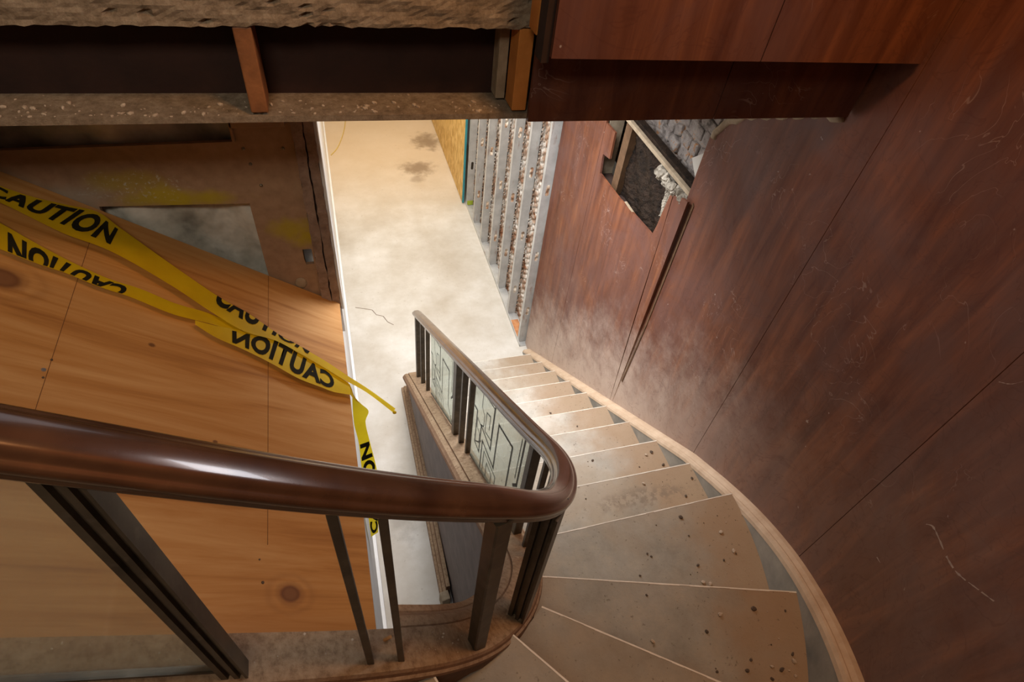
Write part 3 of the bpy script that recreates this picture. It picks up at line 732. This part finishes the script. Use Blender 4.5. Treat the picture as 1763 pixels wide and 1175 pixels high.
bmesh.ops.transform(bm, matrix=Matrix.Translation((.421, 2.94, 1.035)) @ Matrix.Diagonal((W, .020, .017, 1)), verts=r0_['verts'])
link('rail_end', from_bm(bm), M['rail'], rl, True)

def zcurb(y=None, x=None):
    best = min(cp, key=lambda p: (abs(p.y - y) if x is None else (p.x - x) ** 2 + (p.y - y) ** 2))
    return best.z
def zrail(x, y): return min(rpath, key=lambda p: (p.x - x) ** 2 + (p.y - y) ** 2).z
def spine_x(y): return min(cp, key=lambda p: abs(p.y - y)).x
def bar(x, y, a, b, rot, name='baluster', ribs=False, zb=None):
    zb = (zcurb(y, x) if zb is None else zb) - .012; zt = zrail(x, y) - .012
    if ribs:
        # rolled channel section with grooves
        h = a / 2; g = b / 2
        sec = [(-h, -g), (-h*.5, -g), (-h*.42, -g*.55), (-h*.12, -g*.55), (-h*.05, -g), (h*.35, -g), (h*.42, -g*.55), (h*.7, -g*.55), (h*.78, -g), (h, -g),
               (h, g), (h*.78, g), (h*.7, g*.55), (h*.42, g*.55), (h*.35, g), (-h*.05, g), (-h*.12, g*.55), (-h*.42, g*.55), (-h*.5, g), (-h, g)]
    else:
        h = a / 2; g = b / 2; c = min(h, g) * .18
        sec = [(-h + c, -g), (h - c, -g), (h, -g + c), (h, g - c), (h - c, g), (-h + c, g), (-h, g - c), (-h, -g + c)]
    ca, sa = math.cos(rot), math.sin(rot); bm = bmesh.new()
    lo_ = [bm.verts.new((x + u * ca - v * sa, y + u * sa + v * ca, zb)) for u, v in sec]
    hi = [bm.verts.new((x + u * ca - v * sa, y + u * sa + v * ca, zt)) for u, v in sec]
    bm.faces.new(lo_[::-1]); bm.faces.new(hi)
    for k in range(len(sec)): bm.faces.new([lo_[k], lo_[(k+1) % len(sec)], hi[(k+1) % len(sec)], hi[k]])
    return link(name, from_bm(bm), M['bronze'], rl)
R90 = math.pi / 2
for (y, a, b, nm, rb) in ((2.91, .05, .034, 'newel_post', False), (2.71, .022, .030, 'baluster', False), (2.52, .018, .026, 'baluster', False),
                          (1.745, .05, .032, 'newel_post', False), (1.62, .022, .028, 'baluster', False), (1.50, .020, .026, 'baluster', False),
                          (.852, .034, .030, 'newel_post', False)):
    bar(spine_x(y), y, a, b, R90, nm, rb)
bar(.458, .765, .014, .018, R90); bar(.449, .700, .014, .018, R90 - .1)
bar(.325, .480, .046, .058, -math.radians(43), 'newel_post', True)
bar(.178, .392, .034, .034, -math.radians(162), 'newel_post')
bar(.002, .358, .013, .013, 0); bar(-.056, .356, .013, .013, 0)
bar(-.268, .355, .036, .028, 0, 'newel_post', True)

def glass_panel(pa, pb, inset_lo, inset_hi, mat, pattern, label):
    """pa, pb: (x, y) ends of the panel under the rail; upright glass between curb and rail"""
    (xa, ya), (xb, yb) = pa, pb
    za0 = zcurb(ya, xa) + inset_lo; za1 = zrail(xa, ya) - inset_hi; zb0 = zcurb(yb, xb) + inset_lo; zb1 = zrail(xb, yb) - inset_hi
    t = Vector((xb - xa, yb - ya, 0)).normalized(); n = Vector((-t.y, t.x, 0))      # outward, toward the steps
    def P(u, v, w):
        lo_ = za0 + (zb0 - za0) * u; hi = za1 + (zb1 - za1) * u
        return Vector((xa + (xb - xa) * u, ya + (yb - ya) * u, lo_ + (hi - lo_) * v)) + n * w
    vs = [P(0, 0, -.003), P(1, 0, -.003), P(1, 1, -.003), P(0, 1, -.003), P(0, 0, .003), P(1, 0, .003), P(1, 1, .003), P(0, 1, .003)]
    g = link('glass_panel', mesh(vs, [(0, 3, 2, 1), (4, 5, 6, 7), (0, 1, 5, 4), (1, 2, 6, 5), (2, 3, 7, 6), (3, 0, 4, 7)]), mat, rl)
    if label: g['label'] = label
    if pattern:
        bm = bmesh.new()
        for line, wd, sd in [(l_, w_, q_) for l_, w_ in pattern for q_ in (-.0044,)]:
            pts = [P(u, v, sd) for u, v in line]
            up = Vector((0, 0, 1))
            for i in range(len(pts) - 1):
                a = pts[i]; b = pts[i+1]; d = (b - a).normalized(); s_ = d.cross(n).normalized() * wd * 1.5; e_ = d * wd * 1.5
                bm.faces.new([bm.verts.new(q) for q in (a - s_ - e_, b - s_ + e_, b + s_ + e_, a + s_ - e_)])
        link('etched_pattern', from_bm(bm), M['line'], g)
    # thin glazing channels
    for (u0, u1, v0, v1) in ((0, 1, 0, 0), (0, 1, 1, 1)):
        bm = bmesh.new(); q = [P(u0, v0, -.006), P(u1, v1, -.006), P(u1, v1, .006), P(u0, v0, .006)]
        lo2 = [bm.verts.new(p - Vector((0, 0, .004))) for p in q]; hi2 = [bm.verts.new(p + Vector((0, 0, .004))) for p in q]
        bm.faces.new(lo2[::-1]); bm.faces.new(hi2)
        for k in range(4): bm.faces.new([lo2[k], lo2[(k+1) % 4], hi2[(k+1) % 4], hi2[k]])
        link('glazing_bead', from_bm(bm), M['bronze'], rl)
PAT = [
 ([(.20, .98), (.20, .80), (.27, .74), (.27, .60), (.20, .58), (.12, .62), (.12, .50), (.20, .46), (.20, .34), (.12, .30), (.08, .36)], .0022),
 ([(.20, .98), (.45, .93), (.45, .55), (.31, .57), (.31, .80), (.39, .80), (.39, .64)], .0022),
 ([(.03, .72), (.10, .70), (.10, .28), (.22, .22), (.22, .58), (.46, .44), (.46, .99), (.97, .97), (.97, .45), (.92, .40)], .0042),
 ([(.28, .04), (.28, .42), (.56, .28), (.56, .82), (.82, .76), (.82, .22), (.97, .06)], .0042),
 ([(.93, .93), (.93, .50)], .0022),
 ([(.34, .04), (.34, .32), (.62, .20), (.62, .03)], .0025), ([(.42, .04), (.42, .22), (.54, .16), (.54, .04)], .0025),
]
glass_panel((spine_x(2.40), 2.40), (spine_x(1.80), 1.80), .03, .03, M['glass'], PAT, 'etched glass panel, further one')
glass_panel((spine_x(1.45), 1.45), (spine_x(.90), .90), .03, .03, M['glass'], PAT, 'etched glass panel, nearer one')
glass_panel((-.292, .355), (-1.30, .355), .010, .025, M['dglass'], None, 'dusty clear glass panel')

# rubble dust gathered on the curb
random.seed(5)
bm = bmesh.new()
flat = [p for p in cp if p.x < .455 and p.x > -.9]
for k in range(260):
    i = random.randrange(1, len(flat) - 1); p = flat[i]; t = flat[i+1] - flat[i-1]; h = Vector((t.x, t.y, 0)).normalized(); nn = Vector((-h.y, h.x, 0))
    q = p + nn * random.uniform(-.056, .012) + t * random.uniform(-.5, .5); s_ = random.choice((.0008, .001, .0014, .002, .003))
    r2 = bmesh.ops.create_icosphere(bm, subdivisions=1, radius=s_)
    bmesh.ops.transform(bm, matrix=Matrix.Translation(q + Vector((0, 0, s_ * .3))) @ Matrix.Rotation(random.uniform(0, 3), 4, 'Z') @ Matrix.Diagonal((1, random.uniform(.5, 1), .6, 1)), verts=r2['verts'])
o = link('plaster_dust', from_bm(bm), M['chip']); tag(o, 'fine plaster dust and grit lying on the curb between the railing posts', 'dust', None, 'stuff')
bm = bmesh.new()
for k in range(170):
    x = random.uniform(-.72, .42); y = 1.337 + abs(random.gauss(0, .04)); s_ = random.choice((.001, .0015, .002, .003, .004, .006))
    if y > 1.44: continue
    r2 = bmesh.ops.create_icosphere(bm, subdivisions=1, radius=s_)
    bmesh.ops.transform(bm, matrix=Matrix.Translation((x, y, 3.286 - .039 * (x + .63) / 2.12 + s_ * .25)) @ Matrix.Rotation(random.uniform(0, 3), 4, 'Z') @ Matrix.Diagonal((1.3, random.uniform(.5, 1), .6, 1)), verts=r2['verts'])
o = link('plaster_dust', from_bm(bm), M['chip']); tag(o, 'crumbled plaster debris lying on the lower flange of the steel beam', 'dust', None, 'stuff')

# ------------------------------------------------------------------ plywood sheet closing the well
def zply(x): return 2.30 - .75 * (x + .09)
ply = empty('plywood_sheet', (-.6, 1.1, zply(-.6)), 'large sloping pine plywood sheet covering the stair well', 'plywood')
x0, x1, y0, y1 = -1.31, -.050, .425, 1.792
link('sheet', mesh([(x0, y0, zply(x0)), (x1, y0, zply(x1)), (x1, y1, zply(x1)), (x0, y1, zply(x0)),
      (x0, y0, zply(x0) - .018), (x1, y0, zply(x1) - .018), (x1, y1, zply(x1) - .018), (x0, y1, zply(x0) - .018)],
      [(0, 1, 2, 3), (7, 6, 5, 4), (0, 4, 5, 1), (1, 5, 6, 2), (2, 6, 7, 3), (3, 7, 4, 0)]), M['ply'], ply)
for (x, ya, yb) in ((-.713, .95, 1.70), (-.284, .74, 1.79)):
    z = zply(x) + .0006; d = .0008
    link('pencil_line', mesh([(x - d, ya, z), (x + d, ya, z), (x + d, yb, z), (x - d, yb, z)], [(0, 1, 2, 3)]), M['seamd'], ply)
for (x, y, rr, mt) in ((-.7195, 1.130, .0055, 'screw'), (-.7165, 1.107, .003, 'chipd'), (-.7125, 1.165, .003, 'chipd'), (-.296, .93, .003, 'chipd'), (-.293, .643, .004, 'chipd'), (-.30, .70, .0025, 'chipd')):
    bm = bmesh.new(); bmesh.ops.create_cone(bm, cap_ends=True, segments=14, radius1=rr, radius2=rr * .8, depth=.002, matrix=Matrix.Translation((x, y, zply(x) + .0012)) @ Matrix.Rotation(math.atan(.75), 4, 'Y'))
    link('screw_head' if mt == 'screw' else 'nail_head', from_bm(bm), M[mt], ply)

# ------------------------------------------------------------------ partition wall above the plywood
YP = 1.80
def PX(u, v, w_): return Vector((u, YP + w_, v))
part = empty('wall_partition', (-.6, YP, 2.3), 'brown boarded partition with openings above the plywood', None, None, 'structure')
outer = [(-1.75, 2.20), (-.112, 2.20), (-.112, 3.16), (-1.75, 3.16)]
h1 = [(-1.70, 2.972), (-1.70, 3.10), (-.288, 3.10), (-.288, 2.972)]
h2 = [(-.715, 2.775), (-.285, 2.752), (-.284, 2.30), (-.715, 2.30)]
h3 = [(-.150, 2.545), (-.118, 2.545), (-.118, 2.475), (-.146, 2.475), (-.150, 2.50)]
link('board', plate(outer, [h1, h2, h3], PX, .014), M['part'], part)
bm = bmesh.new(); bm_box(bm, (-.285, 1.788, 3.02), (-.128, 1.80, 3.05), 0, .002); bm_box(bm, (-.285, 1.788, 2.975), (-.278, 1.80, 3.05), 0, .001)
link('rim_strip', from_bm(bm), M['part'], part)
for (x, z) in ((-.262, 2.948), (-.147, 2.944), (-.252, 2.895), (-.236, 2.817), (-.255, 3.035)):
    bm = bmesh.new(); q = bmesh.ops.create_uvsphere(bm, u_segments=12, v_segments=8, radius=1)
    bmesh.ops.transform(bm, matrix=Matrix.Translation((x, 1.799, z)) @ Matrix.Diagonal((.0055, .004, .0055, 1)), verts=q['verts'])
    link('rivet', from_bm(bm), M['rivet'], part, True)
bm = bmesh.new(); q = bmesh.ops.create_uvsphere(bm, u_segments=20, v_segments=12, radius=1)
bmesh.ops.transform(bm, matrix=Matrix.Translation((-.178, 1.80, 2.388)) @ Matrix.Diagonal((.022, .008, .026, 1)), verts=q['verts'])
link('filler_patch', from_bm(bm), M['greywood'], part, True)
# stacked gypsum boards ending the partition
gy = bmesh.new()
def rough_slab(bm, xa, xb, ya, yb, za, zb, n=40, amp=.0025):
    prev = None
    for k in range(n + 1):
        z = za + (zb - za) * k / n; j = lambda: random.uniform(-amp, amp)
        q = [bm.verts.new((xa + j(), ya + j(), z)), bm.verts.new((xb + j(), ya + j(), z)), bm.verts.new((xb + j(), yb, z)), bm.verts.new((xa + j(), yb, z))]
        if prev:
            for i in range(4): bm.faces.new([prev[i], prev[(i+1) % 4], q[(i+1) % 4], q[i]])
        else: bm.faces.new(q[::-1])
        prev = q
    bm.faces.new(prev)
rough_slab(gy, -.112, -.080, 1.785, 1.90, 2.20, 3.16); link('gypsum_edge', from_bm(gy), M['gyp'], part)
gy = bmesh.new(); rough_slab(gy, -.076, -.046, 1.79, 1.90, 2.245, 3.16); link('gypsum_edge', from_bm(gy), M['gyp'], part)
gy = bmesh.new(); bm_box(gy, (-.080, 1.80, 2.20), (-.076, 1.90, 3.16)); link('gypsum_gap', from_bm(gy), M['dark'], part)
box('corner_bead', (-.046, 1.80, 2.23), (-.036, 1.93, 3.16), M['white'], part)
box('corner_bead', (-.072, 1.80, 2.10), (-.044, 1.86, 2.245), M['white'], part)
# plastic sheeting behind the openings
bm = bmesh.new(); g = []
for i in range(50):
    g.append([bm.verts.new((-1.75 + 1.60 * i / 49, 1.85 + .015 * math.sin(i * .5) + .012 * math.sin(i * 1.3 + j * .8), 2.15 + 1.0 * j / 24)) for j in range(25)])
for i in range(49):
    for j in range(24): bm.faces.new([g[i][j], g[i+1][j], g[i+1][j+1], g[i][j+1]])
o = link('plastic_sheeting', from_bm(bm), M['film'], None, True); tag(o, 'cloudy plastic sheeting seen through the openings of the brown partition', 'plastic sheet')

# ------------------------------------------------------------------ beam, slab edge and blocks overhead
def zl(x, zA, zB): return zA + (zB - zA) * (x + .63) / 2.12      # the beam falls a little to the right
bm = bmesh.new()
def hull(bm, pts_lo, pts_hi):
    a = [bm.verts.new(p) for p in pts_lo]; b = [bm.verts.new(p) for p in pts_hi]; n = len(a)
    bm.faces.new(a[::-1]); bm.faces.new(b)
    for k in range(n): bm.faces.new([a[k], a[(k+1) % n], b[(k+1) % n], b[k]])
beam = empty('steel_beam', (0.4, 1.39, 3.25), 'dusty dark steel beam under the upper floor slab', 'beam')
XA, XB = -1.7, 1.47
hull(bm, [(XA, 1.335, zl(XA, 3.272, 3.233)), (XB, 1.335, zl(XB, 3.272, 3.233)), (XB, 1.60, zl(XB, 3.272, 3.233)), (XA, 1.60, zl(XA, 3.272, 3.233))],
         [(XA, 1.335, zl(XA, 3.286, 3.247)), (XB, 1.335, zl(XB, 3.286, 3.247)), (XB, 1.60, zl(XB, 3.286, 3.247)), (XA, 1.60, zl(XA, 3.286, 3.247))])
link('lower_flange', from_bm(bm), M['slab'], beam)
bm = bmesh.new(); bm_box(bm, (XA, 1.45, 3.24), (XB, 1.462, 3.50)); link('web', from_bm(bm), M['web'], beam)
# crumbling slab edge
bm = bmesh.new(); nx, nz = 150, 26; g = []
for i in range(nx + 1):
    r1 = []
    x = XA + (.478 - XA) * i / nx
    for j in range(nz + 1):
        z = 3.463 + .19 * j / nz
        d = .002 * math.sin(x * 23 + j) * (j > 0) + random.uniform(-.002, .002) + (.012 if random.random() < .04 else 0)
        r1.append(bm.verts.new((x, 1.335 + d, z + (random.uniform(-.003, .002) if j == 0 else 0))))
    g.append(r1)
for i in range(nx):
    for j in range(nz): bm.faces.new([g[i][j], g[i+1][j], g[i+1][j+1], g[i][j+1]])
ret = bmesh.ops.extrude_face_region(bm, geom=bm.faces[:])
for v_ in [q for q in ret['geom'] if isinstance(q, bmesh.types.BMVert)]: v_.co.y = 1.449
sl = link('floor_slab', from_bm(bm), M['slab']); tag(sl, 'crumbling grey concrete slab edge across the top left', 'slab', None, None)
o = box('wall_upper', (.482, 1.36, 3.43), (1.50, 1.449, 5.6), M['dark']); tag(o, 'dark wall core behind the overhead veneer panels', None, None, 'structure')
o = box('wooden_block', (-.160, 1.338, 3.283), (-.124, 1.43, 3.461), M['block'], None, 0, .003); tag(o, 'weathered brown wooden block wedged in the left part of the beam', 'block')
o = box('wooden_block', (.438, 1.337, 3.272), (.474, 1.40, 3.461), M['orange'], None, 0, .002); tag(o, 'fresh orange wooden block at the end of the beam by the red panels', 'block')
o = box('wooden_block', (.412, 1.40, 3.274), (.436, 1.447, 3.461), M['greywood'], None, 0, .002); tag(o, 'grey block standing just behind the orange one', 'block')
# veneer panels on the beam
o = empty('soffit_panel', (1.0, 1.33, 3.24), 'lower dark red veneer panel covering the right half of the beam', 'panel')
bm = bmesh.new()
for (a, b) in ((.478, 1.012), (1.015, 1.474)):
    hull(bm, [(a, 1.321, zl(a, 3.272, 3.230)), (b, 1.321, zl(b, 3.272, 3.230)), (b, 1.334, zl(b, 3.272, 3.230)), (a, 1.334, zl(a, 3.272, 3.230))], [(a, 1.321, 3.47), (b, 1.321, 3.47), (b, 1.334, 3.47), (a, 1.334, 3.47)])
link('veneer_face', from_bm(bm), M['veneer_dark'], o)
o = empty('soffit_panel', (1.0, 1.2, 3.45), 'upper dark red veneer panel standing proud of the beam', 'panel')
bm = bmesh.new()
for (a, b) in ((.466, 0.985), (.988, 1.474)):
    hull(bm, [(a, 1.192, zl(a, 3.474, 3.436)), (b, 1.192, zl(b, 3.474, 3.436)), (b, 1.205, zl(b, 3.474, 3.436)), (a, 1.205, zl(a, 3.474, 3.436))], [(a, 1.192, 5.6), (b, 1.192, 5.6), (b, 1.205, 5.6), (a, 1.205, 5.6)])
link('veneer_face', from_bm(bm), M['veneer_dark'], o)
bm = bmesh.new(); bm_box(bm, (.449, 1.206, 3.44), (.466, 1.25, 5.6)); q = link('edge_strip', from_bm(bm), M['dark'], o); q['label'] = 'dark edge strip'
bm = bmesh.new(); bm_box(bm, (.446, 1.25, 3.48), (.462, 1.30, 5.6)); q = link('edge_strip', from_bm(bm), M['orange'], o); q['label'] = 'bare orange wood edge'
bm = bmesh.new(); bm_box(bm, (.47, 1.207, 3.50), (1.46, 1.355, 3.52)); link('backing_ledge', from_bm(bm), M['dark'], o)

# ------------------------------------------------------------------ caution tape
At = [(-1.01, 1.69, 3.04), (-0.8711, 1.6788, 2.9358), (-0.8149, 1.6839, 2.8937), (-0.7575, 1.7045, 2.8506), (-0.6957, 1.7267, 2.8043), (-0.6453, 1.6935, 2.7665), (-0.5159, 1.6078, 2.6694), (-0.3989, 1.5373, 2.5817), (-0.3238, 1.508, 2.5253), (-0.2455, 1.4582, 2.4666), (-0.192, 1.4384, 2.4265), (-0.1115, 1.4034, 2.3661), (-0.0495, 1.3678, 2.3196), (0.0145, 1.3341, 2.2717), (0.0993, 1.2775, 2.208)]
Ab = [(-1.0, 1.615, 3.03), (-0.8585, 1.6115, 2.9264), (-0.834, 1.6062, 2.908), (-0.7848, 1.5912, 2.8711), (-0.7386, 1.5794, 2.8365), (-0.6541, 1.5761, 2.773), (-0.5086, 1.5146, 2.664), (-0.4251, 1.4645, 2.6013), (-0.34, 1.4242, 2.5375), (-0.2552, 1.4263, 2.4739), (-0.2058, 1.4099, 2.4369), (-0.1235, 1.3738, 2.3751), (-0.0586, 1.3427, 2.3265), (0.0069, 1.3152, 2.2773), (0.0868, 1.2574, 2.2174)]
Bt = [(-1.0, 1.60, 3.012), (-0.8542, 1.5526, 2.9032), (-0.8149, 1.5343, 2.8737), (-0.7681, 1.5134, 2.8386), (-0.7115, 1.4932, 2.7961), (-0.6475, 1.4782, 2.7482), (-0.5819, 1.479, 2.6989), (-0.5095, 1.4659, 2.6447), (-0.4296, 1.4696, 2.5847), (-0.3443, 1.4492, 2.5207)]
Bb = [(-0.98, 1.47, 3.0), (-0.8363, 1.4572, 2.8898), (-0.8002, 1.4508, 2.8627), (-0.7624, 1.4469, 2.8343), (-0.7247, 1.4465, 2.806), (-0.6633, 1.4352, 2.76), (-0.5985, 1.433, 2.7114), (-0.5058, 1.4181, 2.6418), (-0.4274, 1.4272, 2.5831), (-0.3613, 1.4292, 2.5335)]
Ct = [(-0.4566, 1.4126, 2.6149), (-0.4097, 1.4174, 2.5798), (-0.342, 1.4328, 2.529), (-0.2471, 1.4508, 2.4578), (-0.1742, 1.4112, 2.4031), (-0.1343, 1.388, 2.3732), (-0.0936, 1.3672, 2.3427), (-0.066, 1.353, 2.322), (-0.0454, 1.3383, 2.3066)]
Cb = [(-0.4569, 1.4001, 2.6102), (-0.4087, 1.3732, 2.574), (-0.3412, 1.3573, 2.5234), (-0.2702, 1.3332, 2.4702), (-0.1977, 1.3023, 2.4158), (-0.1394, 1.2926, 2.3721), (-0.0991, 1.2868, 2.3418), (-0.071, 1.2906, 2.3207), (-0.0475, 1.2949, 2.3031)]
Dl = [(-0.0454, 1.3383, 2.3066), (-0.040, 1.325, 2.29), (-0.0443, 1.315, 2.245), (-0.0516, 1.32, 2.10), (-0.0467, 1.33, 1.96), (-0.0518, 1.34, 1.74), (-0.0560, 1.35, 1.45), (-0.0577, 1.36, 1.288), (-0.0605, 1.36, 1.064)]
Dr = [(-0.0475, 1.2949, 2.3031), (-0.036, 1.295, 2.27), (0.0049, 1.31, 2.18), (-0.010, 1.335, 2.08), (-0.006, 1.345, 1.95), (0.006, 1.355, 1.75), (0.0100, 1.36, 1.60), (-0.0120, 1.36, 1.2696), (-0.0239, 1.36, 1.0987)]
class Ribbon:
    def __init__(s, T, B, per=7, lead=None):
        s.off = 0
        if lead: T = [lead[0]] + T; B = [lead[1]] + B; s.off = 1      # the strand goes on to its far knot
        s.T = smooth_path(T, per); s.B = smooth_path(B, per); s.per = per
        s.L = [0.0]
        for i in range(1, len(s.T)): s.L.append(s.L[-1] + ((s.T[i] + s.B[i]) / 2 - (s.T[i-1] + s.B[i-1]) / 2).length)
    def at_station(s, k):
        i = (k + s.off) * s.per; a = int(min(max(i, 0), len(s.L) - 2)); return s.L[a] + (s.L[a+1] - s.L[a]) * (i - a)
    def pt(s, l, t, off=0.0):
        a = 0
        while a < len(s.L) - 2 and s.L[a+1] < l: a += 1
        f = (l - s.L[a]) / max(s.L[a+1] - s.L[a], 1e-9)
        top = s.T[a].lerp(s.T[a+1], f); bot = s.B[a].lerp(s.B[a+1], f)
        d = s.T[a+1] - s.T[a]; n = d.cross(top - bot)
        n.normalize()
        if n.z < 0 and abs(n.z) > .15: n = -n
        if abs(n.z) <= .3 and n.y > 0: n = -n
        return bot.lerp(top, t) + n * off
    def mesh(s):
        vs = []; fs = []; K = 6
        for a, b in zip(s.T, s.B):
            for k in range(K + 1): vs.append(b.lerp(a, k / K))
        for i in range(len(s.T) - 1):
            for k in range(K): q = i * (K + 1) + k; fs.append((q, q + K + 1, q + K + 2, q + 1))
        return mesh(vs, fs)
def text_mesh(txt):
    cu = bpy.data.curves.new('lettering', 'FONT'); cu.body = txt; cu.offset = 0.045; cu.resolution_u = 4; cu.space_character = 1.08
    ob = bpy.data.objects.new('lettering', cu); COL.objects.link(ob)
    dg = bpy.context.evaluated_depsgraph_get(); dg.update()
    me = bpy.data.meshes.new_from_object(ob.evaluated_get(dg)); bpy.data.objects.remove(ob); bpy.data.curves.remove(cu)
    xs = [v.co.x for v in me.vertices]; ys = [v.co.y for v in me.vertices]
    x0, x1, y0, y1 = min(xs), max(xs), min(ys), max(ys)
    for v in me.vertices: v.co = ((v.co.x - x0) / (x1 - x0), (v.co.y - y0) / (y1 - y0), 0)
    return me
def lettering(rib, txt, la, lb, t0, t1, parent, flipu=False, flipv=False, clip=(0.0, 1.0)):
    me = text_mesh(txt); bm = bmesh.new(); bm.from_mesh(me); bpy.data.meshes.remove(me)
    for v in bm.verts:
        u, w = v.co.x, v.co.y
        if flipu: u = 1 - u
        if flipv: w = 1 - w
        v.co = (la + (lb - la) * u, t0 + (t1 - t0) * w, 0)
    for (c, d) in ((clip[0], -1), (clip[1], 1)):
        bmesh.ops.bisect_plane(bm, geom=bm.verts[:] + bm.edges[:] + bm.faces[:], plane_co=(0, c, 0), plane_no=(0, d, 0), clear_outer=True)
    n = 40
    for k in range(1, n):
        bmesh.ops.bisect_plane(bm, geom=bm.verts[:] + bm.edges[:] + bm.faces[:], plane_co=(la + (lb - la) * k / n, 0, 0), plane_no=(1, 0, 0))
    for v in bm.verts: v.co = rib.pt(v.co.x, v.co.y, .0016)
    return link('lettering', from_bm(bm), M['ink'], parent)
tape = empty('caution_tape', (-.05, 1.33, 2.30), 'twisted yellow caution tape strung over the plywood with a hanging tail', 'tape')
RA, RB, RC, RD = Ribbon(At, Ab, 7, ((-1.27, 1.70, 3.235), (-1.27, 1.63, 3.225))), Ribbon(Bt, Bb, 7, ((-1.27, 1.66, 3.215), (-1.27, 1.54, 3.205))), Ribbon(Ct, Cb), Ribbon(Dl, Dr)
sa = link('tape_strand', RA.mesh(), M['tape'], tape, True); sb = link('tape_strand', RB.mesh(), M['tape'], tape, True)
sc = link('tape_strand', RC.mesh(), M['tape'], tape, True); sd_ = link('tape_tail', RD.mesh(), M['tape'], tape, True)
lettering(RA, 'CAUTION', RA.at_station(.78), RA.at_station(4.98), .20, .90, sa)
lettering(RA, 'CAUTION', RA.at_station(6.9), RA.at_station(10.4), .50, 1.75, sa, clip=(0, .99))
lettering(RB, 'CAUTION', RB.at_station(1.3), RB.at_station(5.75), -.42, .80, sb, True, True, clip=(.01, 1))
lettering(RC, 'CAUTION', RC.at_station(1.6), RC.at_station(6.05), .10, .88, sc, True)
lettering(RD, 'CAUTION', RD.at_station(4.1), RD.at_station(7.9), .06, .94, sd_, True)
bm = bmesh.new(); q = bmesh.ops.create_icosphere(bm, subdivisions=2, radius=.007)
for v_ in bm.verts: v_.co = v_.co * random.uniform(.8, 1.2) + Vector((.0935, 1.262, 2.208))
link('tape_knot', from_bm(bm), M['tape'], tape, True)

# ------------------------------------------------------------------ loose bits
def chip_mesh(seed):
    random.seed(seed); bm = bmesh.new(); bmesh.ops.create_icosphere(bm, subdivisions=2, radius=1)
    for v_ in bm.verts:
        v_.co *= random.uniform(.72, 1.12); v_.co.z = v_.co.z * .5
    zmin = min(v_.co.z for v_ in bm.verts)
    for v_ in bm.verts: v_.co.z -= zmin
    return from_bm(bm)
CH = [chip_mesh(k) for k in range(5)]
for k, me in enumerate(CH): me.materials.append(M['chip'] if k < 2 else M['chipd'])
random.seed(21)
spots = []
for i, n in ((1, 2), (4, 3), (5, 2), (6, 3), (7, 4), (8, 9), (9, 12), (10, 22), (11, 26), (12, 12)):
    for _ in range(n):
        u = random.uniform(.12, .95) if i < 8 else min(.97, 1 - abs(random.gauss(0, .22)) - .02); v_ = random.uniform(.12, .9)
        a = INN[i].lerp(OUT[i], u); b = INN[i+1].lerp(OUT[i+1], u); p = a.lerp(b, v_)
        if p.x < .56 and p.y > .45: continue
        spots.append((i, p.x, p.y, .18 * i, random.choice((.0025, .003, .004, .005, .007, .009) if i > 7 else (.004, .006, .008))))
ORD = {1: 'first', 4: 'fourth', 5: 'fifth', 6: 'sixth', 7: 'seventh', 8: 'eighth', 9: 'ninth', 10: 'tenth', 11: 'eleventh', 12: 'twelfth'}
for (i, x, y, z, s) in spots:
    kk = random.randrange(5); pale = kk < 2
    o = bpy.data.objects.new('plaster_chip' if pale else 'grit_crumb', CH[kk]); COL.objects.link(o)
    o.location = (x, y, z); o.scale = (s, s * random.uniform(.6, 1), s); o.rotation_euler = (0, 0, random.uniform(0, 6.28))
    tag(o, ('small pale plaster chip' if pale else 'small dark crumb of grit') + ' on the ' + ORD[i] + ' stair tread up from the corridor floor', 'crumb', ('pale plaster chips' if pale else 'dark grit crumbs') + ' on the ' + ORD[i] + ' tread')
bm = bmesh.new(); bmesh.ops.create_cone(bm, cap_ends=True, segments=12, radius1=.0035, radius2=.0035, depth=.020, matrix=Matrix.Translation((-.020, .395, 2.6255)) @ Matrix.Rotation(math.atan(-.74) + R90 * 0, 4, 'Y') @ Matrix.Rotation(R90, 4, 'Y'))
o = link('wooden_stub', from_bm(bm), M['butt']); tag(o, 'short orange brown stub lying on the dusty curb between thin balusters', 'stub')
